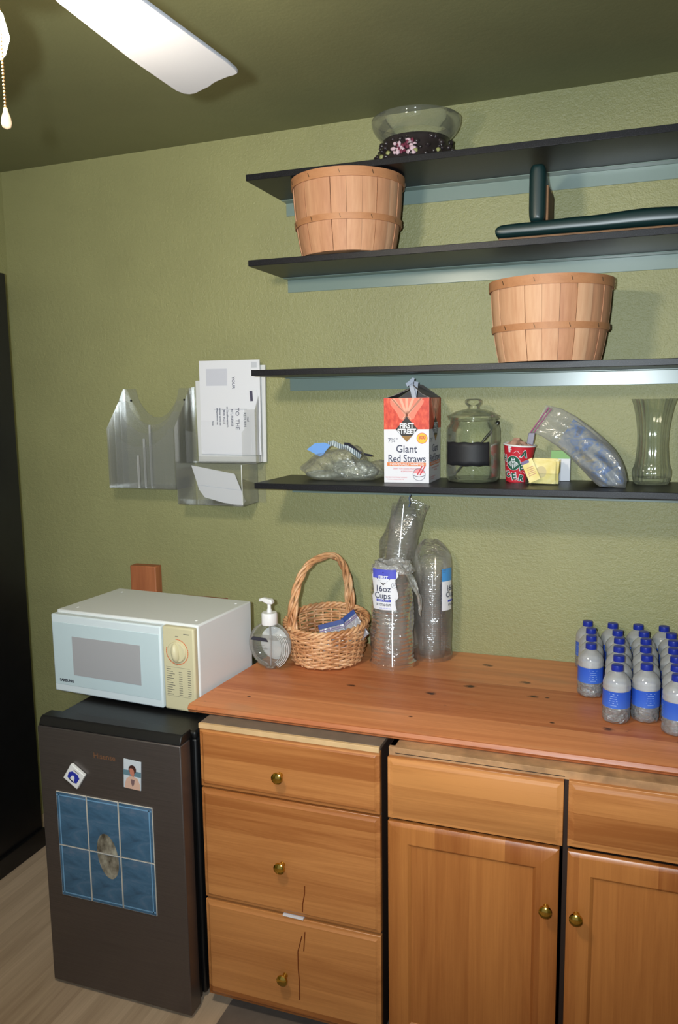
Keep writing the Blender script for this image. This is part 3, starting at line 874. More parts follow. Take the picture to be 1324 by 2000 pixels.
# ================================================================== green vinyl cushions (second shelf)
pad = thing('bench_pad', 'long dark green vinyl bench pad on a thin wood board, lying on the second shelf', 'cushion', (0.775, -0.165, S2 + 0.0005))
W2 = 0.11
WBOARD = flat('raw_brown_board', (120, 88, 60), 0.7, var=0.2)
B().box((0.01, -W2, 0), (0.98, W2, 0.012)).obj('backing_board', WBOARD, pad, bevel=0.002)
def padfn(length, half, z0, hfun):
    def fn(u, v):
        a = 2 * PI * u
        x = length * (0.5 - 0.5 * math.cos(PI * v))
        e = min(1.0, math.sin(PI * v) * 4.0) ** 0.5
        h = hfun(x)
        cy = math.copysign(abs(math.cos(a)) ** 0.45, math.cos(a)); cz = math.copysign(abs(math.sin(a)) ** 0.55, math.sin(a))
        return (x, half * cy * (0.94 + 0.06 * e), z0 + h / 2 + h / 2 * cz * e)
    return fn
B().grid(padfn(0.985, W2 + 0.008, 0.010, lambda x: 0.042 + 0.012 * min(1, max(0, (x - 0.10) / 0.12)) + 0.004 * math.sin(x * 19)), 40, 60, True).obj('vinyl_cover', VINYL, pad, smooth=80)
up = thing('seat_pad', 'small dark green vinyl pad standing on edge on top of the bench pad', 'cushion', (0.888, -0.15, S2 + 0.0545))
def upfn(u, v):
    a = 2 * PI * u
    yy = -0.5 * math.cos(PI * v)
    e = max(0.0, 1 - abs(2 * yy) ** 14) ** 0.5
    cx_ = math.copysign(abs(math.cos(a)) ** 0.4, math.cos(a)); cz = math.copysign(abs(math.sin(a)) ** 0.35, math.sin(a))
    back = 0.5 + yy
    return (0.025 * cx_ * e, 0.19 * yy, 0.085 + cz * (0.082 - 0.030 * back) * (0.80 + 0.20 * e) - 0.030 * back * 0.9)
B().grid(upfn, 36, 24, True).obj('vinyl_cover', VINYL, up, smooth=80)
B().box((0.0235, -0.075, 0.008), (0.031, 0.09, 0.105)).obj('backing_board', WBOARD, up, bevel=0.002)

# ================================================================== literature holders on the wall
def plate(bm, poly, y, t=0.0025, tilt=0.0, zb=0.0):
    """clear plate in the xz plane at depth y, leaning forward by tilt per metre of height above zb"""
    n = len(poly)
    vs = [(a, y - tilt * (c - zb), c) for a, c in poly] + [(a, y - tilt * (c - zb) + t, c) for a, c in poly]
    fs = [tuple(range(n)), tuple(range(2 * n - 1, n - 1, -1))] + [(i, i + n, (i + 1) % n + n, (i + 1) % n) for i in range(n)]
    bm.add(vs, fs)
def scoop(x0, x1, z0, z1, zs, n=18, lip=0.03):
    """panel whose top edge is scooped out in a U"""
    pts = [(x0, z0), (x1, z0), (x1, z1), (x1 - lip, z1)]
    a0, a1 = x1 - lip, x0 + lip
    for k in range(1, n):
        t = k / n
        pts.append((a0 + (a1 - a0) * t, z1 - (z1 - zs) * math.sin(PI * t) ** 0.6))
    pts += [(x0 + lip, z1), (x0, z1)]
    return pts
lh = thing('literature_holder', 'empty clear plastic literature holder with scooped pockets, left of the envelopes', 'literature holder', (-0.55, -0.001, 1.475), group='clear holders on the wall')
def P(name, fnn, mat=ACRYL, par=lh, **k):
    bm = B(); fnn(bm); return bm.obj(name, mat, par, **k)
hw = 0.146
P('back_panel', lambda b: plate(b, scoop(-hw, hw, 0, 0.372, 0.262, lip=0.05), -0.003))
P('front_panel', lambda b: plate(b, scoop(-hw + 0.006, hw - 0.006, 0, 0.225, 0.155, lip=0.02), -0.130))
P('middle_panel', lambda b: plate(b, scoop(-hw + 0.004, hw - 0.004, 0, 0.285, 0.205, lip=0.03), -0.086))
P('middle_panel', lambda b: plate(b, scoop(-hw + 0.003, hw - 0.003, 0, 0.325, 0.235, lip=0.035), -0.044))
for sx in (-1, 1):
    P('side_panel', lambda b: b.prism([(-0.003, 0), (-0.130, 0), (-0.130, 0.225), (-0.045, 0.325), (-0.012, 0.372), (-0.003, 0.372)], sx * hw - 0.0012, sx * hw + 0.0012, 'x'))
P('bottom_panel', lambda b: b.box((-hw, -0.130, 0), (hw, -0.003, 0.003)))
for k, (y, z1) in enumerate(((-0.1315, 0.125), (-0.0875, 0.185), (-0.0455, 0.235))):
    P('divider_rib', lambda b: b.box((-0.012, y - 0.010, 0.004), (-0.0085, y, z1)), film('acrylic_rib_%s' % 'abc'[k], (0.8, 0.8, 0.8), 0.45, 0.8, 0.1, milk=(0.72, 0.72, 0.7)))
SCREWM = flat('dark_screw', (30, 30, 28), 0.4, 0.6)
for x in (-0.118, 0.118):
    bm = B(); bm.T = Matrix.Translation((x, -0.004, 0.328)) @ Matrix.Rotation(R(90), 4, 'X')
    bm.lathe([(0.0045, 0), (0.004, 0.002), (0, 0.003)], 12)
    bm.obj('screw', SCREWM, lh, smooth=40)

rh = thing('letter_holder', 'clear plastic two-pocket holder with envelopes, left of the shelf ends', 'literature holder', (-0.245, -0.001, 1.42), group='clear holders on the wall')
P('back_panel', lambda b: b.box((-0.145, -0.004, 0), (0.143, -0.001, 0.432)), par=rh)
# upper pocket: bottom lip and two upright corner strips
P('upper_front', lambda b: plate(b, [(-0.145, 0.152), (0.140, 0.152), (0.140, 0.345), (0.098, 0.345), (0.098, 0.275), (0.086, 0.262), (0.086, 0.175), (-0.10, 0.175), (-0.10, 0.262), (-0.145, 0.270)], -0.076), par=rh)
P('upper_bottom', lambda b: b.box((-0.145, -0.076, 0.1495), (0.140, -0.004, 0.152)), par=rh)
for sx, zt in ((-0.145, 0.29), (0.141, 0.36)):
    P('upper_side', lambda b: b.prism([(-0.004, 0.15), (-0.076, 0.15), (-0.076, zt - 0.02), (-0.02, 0.43), (-0.004, 0.43)], sx - 0.001, sx + 0.001, 'x'), par=rh)
# lower pocket
P('lower_front', lambda b: b.box((-0.155, -0.134, 0.004), (0.112, -0.1315, 0.152)), par=rh, bevel=0.001)
P('lower_bottom', lambda b: b.box((-0.155, -0.134, 0.001), (0.112, -0.004, 0.004)), par=rh)
for sx in (-0.1535, 0.1105):
    P('lower_side', lambda b: b.box((sx - 0.0014, -0.1315, 0.004), (sx + 0.0014, -0.004, 0.150)), par=rh)
EDGEW = flat('bright_acrylic_edge', (222, 224, 224), 0.2)
P('corner_edge', lambda b: b.box((0.1095, -0.1352, 0.006), (0.1125, -0.1340, 0.150)), EDGEW, par=rh)

def envelope(name, label, x, y, z, wdt, h, rz=0.0, tilt=0.0, mat=PAPER, t=0.002, group='envelopes in the wall holder'):
    o = thing(name, label, 'envelope', (x, y, z), group=group, rot=(R(tilt), R(rz), 0))
    bm = B()
    bm.box((-wdt / 2, -t, 0), (wdt / 2, 0, h))
    bm.obj('envelope_body', mat, o, bevel=0.0006)
    return o
# the stack, back to front; the front envelope lies on its side, its print running down
envelope('envelope', 'white envelope at the back of the stack, its right edge showing past the others', -0.215, -0.012, 1.573, 0.250, 0.352, 0.6, 0, PAPER2, 0.008)
envelope('envelope', 'off-white thick envelope in the middle of the wall holder stack', -0.232, -0.025, 1.573, 0.262, 0.300, -0.4, 0, PAPER2, 0.009)
e3 = envelope('envelope', 'white printed envelope at the front of the wall holder stack, turned on its side', -0.221, -0.041, 1.600, 0.246, 0.343, 0.4, 0, PAPER, 0.003)
WINP = flat('envelope_window_grey', (204, 205, 216), 0.3)
B().box((-0.094, -0.0042, 0.252), (-0.008, -0.003, 0.313)).obj('address_window', WINP, e3)
B().prism([(-0.119, 0.020), (-0.112, 0.008), (-0.10, 0.003), (0.085, 0.003), (0.085, 0.070), (0.10, 0.085), (0.118, 0.095), (0.122, 0.10), (0.122, 0.125), (-0.123, 0.125), (-0.119, 0.105)], -0.0042, -0.003, 'y').obj('flap', flat('flap_paper', (222, 222, 228), 0.75), e3, bevel=0.0005)
def down(y, x0, z0):
    return lambda u, v: (x0 + v, y, z0 - u)
BL = flat('grey_blue_print', (104, 106, 122), 0.6)
for (bx_, bz_, body, sz) in ((0.017, 0.262, 'YOUR', 0.016), (0.030, 0.132, 'TO  THE', 0.021), (0.008, 0.135, 'NT, PLEASE', 0.0125), (-0.010, 0.138, 'or Southwestern', 0.011), (-0.024, 0.140, '(800) 952-5', 0.0115), (-0.040, 0.140, 'customer service and', 0.0075), (-0.052, 0.140, 'billing questions may', 0.0075), (-0.071, 0.115, 'Note', 0.008), (0.060, 0.128, 'RETURN', 0.014), (0.073, 0.130, 'mail', 0.011)):
    text('printed_line', body, sz, down(-0.0046, bx_, bz_), BL, e3, 0.0003)
B().box((-0.065, -0.0047, 0.1655), (0.068, -0.0041, 0.1668)).obj('printed_rule', BL, e3)
B().box((0.090, -0.0036, 0.315), (0.112, -0.0029, 0.335)).obj('postmark', flat('faint_postmark', (196, 198, 206), 0.6), e3)
e4 = envelope('paper_slip', 'narrow white paper slip with a dark stamp, tucked at the right of the envelope stack', -0.112, -0.047, 1.60, 0.034, 0.235, -3.0, 0, PAPER, 0.0012)
e4['category'] = 'paper'
B().box((-0.012, -0.0018, 0.195), (-0.001, -0.001, 0.232)).obj('stamp_print', flat('dark_stamp', (74, 70, 92), 0.6), e4)
fp = thing('folded_paper', 'folded white paper leaning in the lower pocket of the wall holder', 'paper', (-0.258, -0.100, 1.4275), rot=(R(9), R(3.5), 0))
bm = B()
pp = [(-0.092, 0.135), (0.083, 0.116), (0.122, 0.018), (0.110, 0.000), (0.03, 0.004), (-0.045, 0.018), (-0.066, 0.045)]
bm.prism(pp, -0.006, -0.0045, 'y'); bm.obj('front_sheet', PAPER, fp, bevel=0.0005)
bm = B(); bm.prism([(-0.088, 0.134), (0.080, 0.116), (0.115, 0.022), (0.02, 0.008), (-0.05, 0.024)], -0.0035, -0.0015, 'y'); bm.obj('rear_sheet', PAPER2, fp, bevel=0.0005)
CRE = flat('faint_crease_print', (192, 198, 214), 0.7)
B().prism([(-0.07, 0.064), (0.106, 0.058), (0.107, 0.0565), (-0.07, 0.0625)], -0.0065, -0.0058, 'y').obj('fold_line', CRE, fp)

# ================================================================== things on the lowest shelf
ZS = S4 + 0.0006
# -- crinkled plastic bag with blue packet ends
bg = thing('plastic_bag', 'crumpled clear plastic bag with blue and grey strips, left of the straw box', 'bag', (0.252, -0.140, ZS))
def bagfn(u, v):
    a = 2 * PI * u; p = PI * v
    ca, sa = math.cos(a), math.sin(a)
    rx, ry = 0.146, 0.070
    z = 0.5 - 0.5 * math.cos(p)
    r_ = math.sin(p) ** 0.26
    x = rx * r_ * math.copysign(abs(ca) ** 0.7, ca); y = ry * r_ * math.copysign(abs(sa) ** 0.8, sa)
    top = 0.092 + 0.016 * math.sin(x * 26 + 1.6) + 0.008 * math.sin(x * 60) - 0.012 * (x > 0.06) * 1.0
    wob = 0.006 * math.sin(x * 85 + y * 50 + z * 9) * r_
    return (x + wob, y + wob, max(0.0, top * z + wob * 0.8 * z))
B().grid(bagfn, 72, 26, True).obj('bag_film', BAGF, bg, smooth=180)
TAGB = flat('light_blue_print', (112, 160, 226), 0.5)
STR = M('grey_stripe_strip', Roughness=0.5)
_wv = STR.n('TexWave', {'Vector': STR.coord(rnd=False), 'Scale': 42.0, 'Distortion': 1.5}).outputs[0]
STR.set(STR.b, 'Base Color', STR.ramp(_wv, [(0.4, lin((96, 112, 122))), (0.6, lin((186, 196, 200)))]))
STR = STR.m
B().prism([(-0.112, 0.104), (-0.082, 0.125), (-0.048, 0.127), (-0.026, 0.119), (-0.044, 0.100), (-0.054, 0.086), (-0.066, 0.081)], -0.050, -0.047, 'y').obj('blue_packet_end', TAGB, bg)
def ribbon(bm, pts, wdt, y0):
    n = len(pts); vs = []
    for i, (x, z) in enumerate(pts):
        a = pts[max(0, i - 1)]; b_ = pts[min(n - 1, i + 1)]
        dx, dz = b_[0] - a[0], b_[1] - a[1]; l = math.hypot(dx, dz)
        nx, nz = -dz / l * wdt / 2, dx / l * wdt / 2
        tw = 0.004 * math.sin(i * 1.7)
        vs += [(x + nx, y0 + tw, z + nz), (x - nx, y0 - tw, z - nz)]
    bm.add(vs, [(2 * i, 2 * i + 1, 2 * i + 3, 2 * i + 2) for i in range(n - 1)])
bm = B(); ribbon(bm, [(-0.036, 0.122), (-0.018, 0.126), (0.000, 0.118), (0.014, 0.113), (0.026, 0.114), (0.045, 0.106), (0.062, 0.092), (0.078, 0.080)], 0.017, -0.048)
bm.obj('striped_strip', STR, bg, solid=0.0012)
bm = B(); ribbon(bm, [(0.022, 0.124), (0.036, 0.123), (0.054, 0.112), (0.070, 0.100), (0.082, 0.093)], 0.008, -0.051)
bm.obj('dark_strip', INK, bg, solid=0.001)
bm = B(); ribbon(bm, [(0.088, 0.090), (0.104, 0.087), (0.118, 0.085)], 0.006, -0.045)
bm.obj('dark_scrap', INK, bg, solid=0.001)
def blob(rx, ry, rz, k):
    def fn(u, v):
        a = 2 * PI * u; p = PI * v
        w_ = 1 + 0.10 * math.sin(3 * a + k) * math.sin(2 * p) + 0.06 * math.sin(7 * a + 2 * k)
        return (rx * math.sin(p) * math.cos(a) * w_, ry * math.sin(p) * math.sin(a) * w_, rz * (1 - math.cos(p)) * w_ * 0.5)
    return fn
INNER = film('pale_green_inner_bag', (0.97, 0.985, 0.96), 0.2, 0.35, 0.2, bump=1.0, bscale=40, gloss=0.10, milk=(0.72, 0.80, 0.68))
bm = B(); bm.T = Matrix.Translation((0.045, -0.005, 0.002)); bm.grid(blob(0.075, 0.048, 0.062, 1.3), 40, 18, True); bm.obj('inner_wrap', INNER, bg, smooth=180)
bm = B(); bm.T = Matrix.Translation((-0.065, -0.005, 0.002)); bm.grid(blob(0.066, 0.05, 0.028, 0.2), 40, 14, True); bm.obj('inner_wrap', INNER, bg, smooth=180)

# -- straw box
SBX = thing('straw_box', 'white and red carton of wrapped drinking straws with its top torn open', 'box', (0.418, -0.213, ZS), rz=R(1.5))
BW, BD, BH = 0.147, 0.185, 0.271
REDP = M('red_orange_print', Roughness=0.5)
_f = REDP.noise(REDP.coord((1, 1, 0.5), rnd=False), 95, 3)
REDP.set(REDP.b, 'Base Color', REDP.ramp(_f, [(0.35, lin((196, 52, 36))), (0.55, lin((220, 76, 52))), (0.7, lin((228, 104, 74)))]))
REDP = REDP.m
CARTW = flat('white_carton', (228, 226, 232), 0.45)
CARTG = flat('grey_inner_carton', (136, 128, 124), 0.8)
bm = B()
t_ = 0.0015
bm.box((0, 0, 0), (BW, t_, BH)).box((0, BD - t_, 0), (BW, BD, BH)).box((0, t_, 0), (t_, BD - t_, BH)).box((BW - t_, t_, 0), (BW, BD - t_, BH)).box((0, 0, 0), (BW, BD, t_))
bm.obj('carton', CARTW, SBX)
zr = 0.172
def sidemap(side):
    """front face (u across, v up) or right-hand face of the carton"""
    if side == 0: return lambda u, v, e=0.0: (u, -0.0004 - e, v)
    return lambda u, v, e=0.0: (BW + 0.0004 + e, u * BD / BW, v)
def face_poly(poly, side, e, thick=0.0004):
    mp = sidemap(side)
    n = len(poly)
    vs = [mp(a, c, e + thick) for a, c in poly] + [mp(a, c, e) for a, c in poly]
    return B().add(vs, [tuple(range(n)), tuple(range(2 * n - 1, n - 1, -1))] + [(i, i + n, (i + 1) % n + n, (i + 1) % n) for i in range(n)])
PEACH = flat('pale_peach_print', (238, 172, 146), 0.5)
GOLDP = flat('gold_print', (152, 112, 52), 0.45)
ORP = flat('orange_band_print', (226, 132, 70), 0.5)
YEL = flat('yellow_print', (246, 190, 48), 0.45)
NAVY = flat('navy_print', (52, 56, 84), 0.5)
BLKP = flat('black_print', (30, 26, 26), 0.45)
REDI = flat('red_print', (206, 58, 66), 0.5)
for sd in (0, 1):
    mp = sidemap(sd)
    F = lambda e: (lambda u0, v0: (lambda u, v: mp(u0 + u, v0 + v, e)))
    face_poly([(0.0, zr), (BW, zr), (BW, BH), (0.0, BH)], sd, 0.0).obj('red_top_print', REDP, SBX)
    cx_ = 0.075
    # sunrise rays between two dark street rows
    face_poly([(0.028, BH - 0.001), (0.118, BH - 0.001), (0.131, 0.262), (0.128, 0.252), (0.108, 0.225), (0.098, 0.205), (0.075, 0.195), (0.052, 0.205), (0.044, 0.222), (0.022, 0.250), (0.020, 0.262)], sd, 0.0004).obj('sunrise_print', flat('sunrise_peach_%d' % sd, (232, 128, 104), 0.5), SBX)
    for k in range(7):
        a = R(38 + k * 17.3)
        u1 = cx_ + 0.066 / math.tan(a) if abs(math.tan(a)) > 0.1 else cx_
        u1 = max(0.026, min(0.122, u1))
        face_poly([(cx_ - 0.003 + (k - 3) * 0.004, 0.205), (cx_ + 0.003 + (k - 3) * 0.004, 0.205), (u1 + 0.0045, BH - 0.002), (u1 - 0.0045, BH - 0.002)][::1], sd, 0.0008).obj('ray_print', PEACH, SBX)
    face_poly([(cx_ - 0.036, 0.172), (cx_, 0.132), (cx_ + 0.036, 0.172), (cx_, 0.212)], sd, 0.0012).obj('brand_diamond', BLKP, SBX)
    face_poly([(cx_ - 0.018, 0.151), (cx_, 0.133), (cx_ + 0.018, 0.151)], sd, 0.0016).obj('brand_gold', GOLDP, SBX)
    text('brand_print', 'FIRST', 0.0225, F(0.0021)(cx_, 0.1825), PAPER, SBX, 0.0009, 0.86)
    text('brand_print', 'STREET', 0.0215, F(0.0021)(cx_, 0.1645), PAPER, SBX, 0.0009, 0.86)
    text('size_print', '7¾"', 0.019, F(0.0006)(0.029, 0.136), NAVY, SBX, 0.0)
    text('name_print', 'Giant', 0.034, F(0.0006)(cx_ - 0.001, 0.1085), NAVY, SBX, 0.0003, 0.92)
    text('name_print', 'Red Straws', 0.034, F(0.0006)(cx_, 0.0775), NAVY, SBX, 0.0003, 0.80)
    face_poly([(0.010, 0.0545), (BW - 0.010, 0.0545), (BW - 0.010, 0.066), (0.010, 0.066)], sd, 0.0).obj('orange_band', ORP, SBX)
    text('band_print', 'INDIVIDUALLY WRAPPED', 0.0098, F(0.0008)(cx_, 0.0602), PAPER, SBX, 0.0002)
    text('slogan_print', 'GREAT FOR SODAS, MILKSHAKES', 0.0062, F(0.0006)(cx_, 0.046), REDI, SBX)
    text('slogan_print', '& SMOOTHIES', 0.0062, F(0.0006)(cx_, 0.0375), REDI, SBX)
    text('small_print', '300 POLYPROPYLENE STRAWS', 0.0052, F(0.0006)(0.040, 0.018), REDI, SBX)
    text('small_print', '7.75 IN X 0.30 IN (19.6 CM)', 0.0046, F(0.0006)(0.038, 0.0115), REDI, SBX)
    if sd == 0:
        c_ = (0.1245, 0.1435)
        face_poly([(c_[0] + 0.0175 * math.cos(2 * PI * k / 28), c_[1] + 0.0175 * math.sin(2 * PI * k / 28)) for k in range(28)], sd, 0.0).obj('badge_edge', REDI, SBX)
        face_poly([(c_[0] + 0.016 * math.cos(2 * PI * k / 28), c_[1] + 0.016 * math.sin(2 * PI * k / 28)) for k in range(28)], sd, 0.0004).obj('badge', YEL, SBX)
        text('badge_print', '300', 0.0155, F(0.0010)(c_[0], c_[1] + 0.002), REDI, SBX, 0.0004)
        # bowl emblem with two straws
        c_ = (0.115, 0.028)
        def ring(r0, r1, a0, a1, n=26):
            o_ = [(c_[0] + r1 * math.cos(a0 + (a1 - a0) * k / n), c_[1] + r1 * math.sin(a0 + (a1 - a0) * k / n)) for k in range(n + 1)]
            i_ = [(c_[0] + r0 * math.cos(a0 + (a1 - a0) * k / n), c_[1] + r0 * math.sin(a0 + (a1 - a0) * k / n)) for k in range(n, -1, -1)]
            return o_ + i_
        face_poly([(c_[0] + 0.018 * math.cos(a), c_[1] + 0.004 + 0.014 * math.sin(a)) for a in [PI * k / 18 for k in range(19)]], sd, 0.0).obj('emblem_fill', flat('pink_print', (232, 150, 156), 0.5), SBX)
        face_poly(ring(0.0192, 0.0204, 0, 2 * PI * 0.995, 40), sd, 0.0004).obj('emblem_outline', NAVY, SBX)
        face_poly([(c_[0] - 0.019, c_[1] - 0.0045), (c_[0], c_[1] - 0.0085), (c_[0] + 0.019, c_[1] - 0.0045), (c_[0] + 0.019, c_[1] - 0.003), (c_[0], c_[1] - 0.007), (c_[0] - 0.019, c_[1] - 0.003)], sd, 0.0004).obj('emblem_line', NAVY, SBX)
        for q in (0.0, 0.009):
            face_poly([(c_[0] - 0.008 + q, c_[1] - 0.002), (c_[0] - 0.004 + q, c_[1] - 0.002), (c_[0] + 0.013 + q, c_[1] + 0.029), (c_[0] + 0.009 + q, c_[1] + 0.029)], sd, 0.0008).obj('emblem_straw', REDI, SBX)
# torn top flaps, bent upward and inward
def flap(name, p, mat=CARTG):
    bm = B(); n = len(p)
    bm.add(p, [tuple(range(n))])
    return bm.obj(name, mat, SBX, solid=0.0014)
flap('top_flap', [(-0.004, 0.002, BH - 0.002), (0.000, BD, BH + 0.001), (0.040, BD - 0.02, BH + 0.028), (0.078, 0.07, BH + 0.036), (0.072, 0.035, BH + 0.026), (0.03, 0.008, BH + 0.008)])
flap('top_flap', [(BW, 0.004, BH), (BW, BD, BH), (0.092, BD - 0.03, BH + 0.042), (0.072, 0.10, BH + 0.048), (0.085, 0.040, BH + 0.040), (0.120, 0.012, BH + 0.012)])
flap('top_flap', [(0.004, BD, BH), (BW - 0.004, BD, BH), (0.10, BD - 0.035, BH + 0.025), (0.05, BD - 0.035, BH + 0.025)])
for (x, y, rot_) in ((0.094, 0.050, -14), (0.082, 0.062, 9)):
    bm = B(); bm.T = Matrix.Translation((x, y, BH - 0.02)) @ Matrix.Rotation(R(rot_), 4, 'Y')
    bm.box((-0.008, -0.001, 0), (0.006, 0.001, 0.072)).obj('torn_strip', flat('torn_carton_edge', (176, 180, 192), 0.7), SBX)
bm = B(); bm.add([(0.066, 0.045, BH + 0.036), (0.088, 0.043, BH + 0.050), (0.090, 0.046, BH + 0.062), (0.083, 0.046, BH + 0.064), (0.070, 0.046, BH + 0.052), (0.060, 0.047, BH + 0.046)], [(0, 1, 2, 3, 4, 5)])
bm.obj('torn_curl', flat('torn_curl_paper', (190, 196, 210), 0.7), SBX, solid=0.002)

# -- jar with chalkboard label
jr = thing('glass_jar', 'lidded clear glass jar with a black chalkboard label beside the straw box', 'jar', (0.684, -0.098, ZS))
B().lathe([(0.0, 0.004), (0.06, 0.003), (0.078, 0.002), (0.084, 0.010), (0.086, 0.03), (0.086, 0.165), (0.083, 0.178), (0.074, 0.188), (0.074, 0.196), (0.081, 0.200), (0.081, 0.206), (0.072, 0.206), (0.070, 0.19), (0.079, 0.176), (0.0825, 0.163), (0.0825, 0.03), (0.078, 0.012), (0.0, 0.012)], 56).obj('jar_body', GLASSF, jr, smooth=50)
B().lathe([(0.084, 0.2065), (0.085, 0.212), (0.074, 0.216), (0.055, 0.226), (0.036, 0.231), (0.020, 0.233), (0.0175, 0.238), (0.020, 0.244), (0.026, 0.248), (0.0275, 0.255), (0.026, 0.262), (0.020, 0.2655), (0.0, 0.266)], 48).obj('lid', GLASSF, jr, smooth=50)
bm = B()
def labfn(u, v):
    a = R(-92 - 52 + 104 * u) - R(4)
    zz = 0.056 + 0.074 * v + 0.0012 * math.sin(u * 23) * (1 if v < 0.5 else -1)
    return (0.0868 * math.cos(a), 0.0868 * math.sin(a), zz)
bm.grid(labfn, 26, 6); bm.obj('chalkboard_label', CHALK, jr, solid=0.0008, smooth=60)
SPN = flat('dark_spoon_metal', (62, 62, 58), 0.3, 0.7)
sp = thing('spoon', 'dark spoon leaning diagonally inside the glass jar', 'spoon', (0.684, -0.098, ZS + 0.016))
a_, b_ = Vector((-0.058, -0.03, 0.003)), Vector((0.060, 0.02, 0.150))
B().tube([tuple(a_.lerp(b_, k / 10)) for k in range(11)], lambda i: 0.0022 + (0.0022 if i > 7 else 0), 10).obj('handle', SPN, sp, smooth=60)
bm = B(); bm.T = Matrix.Translation(b_ + Vector((0.008, 0.0, 0.012))) @ Matrix.Rotation(R(38), 4, 'Y'); bm.sphere((0, 0, 0), (0.008, 0.004, 0.019), 14, 8); bm.obj('bowl_end', SPN, sp, smooth=60)

# -- red paper cup
cup = thing('paper_cup', 'red patterned paper coffee cup with a green round emblem, stuffed with brown napkin', 'cup', (0.8225, -0.082, ZS), rot=(R(3), R(4.5), R(0)))
REDC = flat('red_cup_print', (196, 36, 52), 0.45)
rb_, rt_, ch = 0.0335, 0.0495, 0.118
def cr(z): return rb_ + (rt_ - rb_) * z / ch
B().lathe([(0, 0.006), (rb_ - 0.002, 0.006), (rb_, 0.0), (cr(ch), ch), (cr(ch) - 0.002, ch), (rb_ - 0.0015, 0.008)], 48).obj('cup_wall', REDC, cup, smooth=40)
bm = B(); n_ = 48
ringp = [((rt_) * math.cos(2 * PI * k / n_), (rt_) * math.sin(2 * PI * k / n_), ch + 0.001) for k in range(n_)]
bm.tube(ringp, 0.003, 8, closed=True); bm.obj('rim', WHITEP, cup, smooth=60)
GREENP = flat('dark_green_print', (26, 84, 62), 0.45)
def cupmap(ang0, z0, e, rot_=0.0):
    def fn(u, v):
        c_, s_ = math.cos(rot_), math.sin(rot_)
        u2, v2 = u * c_ - v * s_, u * s_ + v * c_
        z = z0 + v2; r_ = cr(z) + e
        a = R(ang0) + u2 / r_
        return (r_ * math.cos(a), r_ * math.sin(a), z)
    return fn
def cup_disc(name, r_, ang, z, e, mat, n=28, wob=None):
    fn = cupmap(ang, z, e)
    vs = [fn(0, 0)]; fs = []
    for rg in (0.5, 1.0):
        for k in range(n):
            t = 2 * PI * k / n
            q = r_ * rg * (wob(t) if wob else 1)
            vs.append(fn(q * math.cos(t), q * math.sin(t)))
    for k in range(n):
        k2 = (k + 1) % n
        fs.append((0, 1 + k, 1 + k2)); fs.append((1 + k, 1 + n + k, 1 + n + k2, 1 + k2))
    return B().add(vs, fs).obj(name, mat, cup, smooth=60)
cup_disc('emblem_ring', 0.0235, -104, 0.064, 0.0006, PAPER)
cup_disc('emblem_disc', 0.0222, -104, 0.064, 0.0011, GREENP)
def strip(bm, fn, pts, wdt):
    n = len(pts); vs = []
    for i, (x, z) in enumerate(pts):
        a = pts[max(0, i - 1)]; b_ = pts[min(n - 1, i + 1)]
        dx, dz = b_[0] - a[0], b_[1] - a[1]; l = math.hypot(dx, dz) or 1
        vs += [fn(x - dz / l * wdt / 2, z + dx / l * wdt / 2), fn(x + dz / l * wdt / 2, z - dx / l * wdt / 2)]
    bm.add(vs, [(2 * i, 2 * i + 1, 2 * i + 3, 2 * i + 2) for i in range(n - 1)])
fn = cupmap(-104, 0.064, 0.0016)
bm = B()
# emblem: long wavy hair on both sides of a small face under a pointed crown
for sx in (-1, 1):
    for k in range(4):
        strip(bm, fn, [(sx * (0.004 + 0.0032 * k), 0.008 - 0.002 * k), (sx * (0.006 + 0.0034 * k), 0.001 - 0.002 * k), (sx * (0.0045 + 0.0034 * k), -0.007 + 0.001 * k), (sx * (0.006 + 0.003 * k), -0.014 + 0.003 * k)], 0.0017)
strip(bm, fn, [(-0.006, 0.010), (0, 0.012), (0.006, 0.010)], 0.002)
for x in (-0.005, 0, 0.005):
    strip(bm, fn, [(x * 0.8, 0.011), (x * 1.1, 0.018 - abs(x) * 0.3)], 0.002)
strip(bm, fn, [(0, 0.007), (0, -0.001)], 0.005); strip(bm, fn, [(0, -0.004), (0, -0.018)], 0.004)
bm.obj('emblem_figure', PAPER, cup)
wl = B()
for k in range(17):
    a0 = -180 + k * 21.5; z0 = 0.012 + 0.022 * (k % 5)
    fn = cupmap(a0, z0, 0.0004)
    strip(wl, fn, [(-0.012 + 0.004 * i, 0.0045 * math.sin(i * 1.1 + k)) for i in range(7)], 0.0011)
wl.obj('white_line_print', PAPER, cup)
for (body, ang, z, sz, rr_, col) in (('A', -62, 0.094, 0.030, -0.12, GREENP), ('F', -120, 0.106, 0.020, 0.15, PAPER), ('E', -66, 0.052, 0.030, 0.2, GREENP), ('E', -98, 0.020, 0.030, 0.2, GREENP), ('R', -62, 0.016, 0.026, -0.1, GREENP), ('C', -132, 0.024, 0.026, 0.3, GREENP), ('H', -150, 0.075, 0.028, 0.0, GREENP), ('S', 20, 0.06, 0.034, 0.0, GREENP), ('M', 90, 0.06, 0.034, 0.0, GREENP)):
    text('letter_outline', body, sz, cupmap(ang, z, 0.0005, rr_), PAPER, cup, 0.0026)
    text('letter_print', body, sz, cupmap(ang, z, 0.0011, rr_), col, cup, 0.0009)
NAP = flat('brown_napkin', (172, 132, 112), 0.85, var=0.15)
np_ = thing('napkin', 'crumpled brown napkin stuffed in the top of the red paper cup', 'napkin', (0.8225, -0.082, ZS + 0.062))
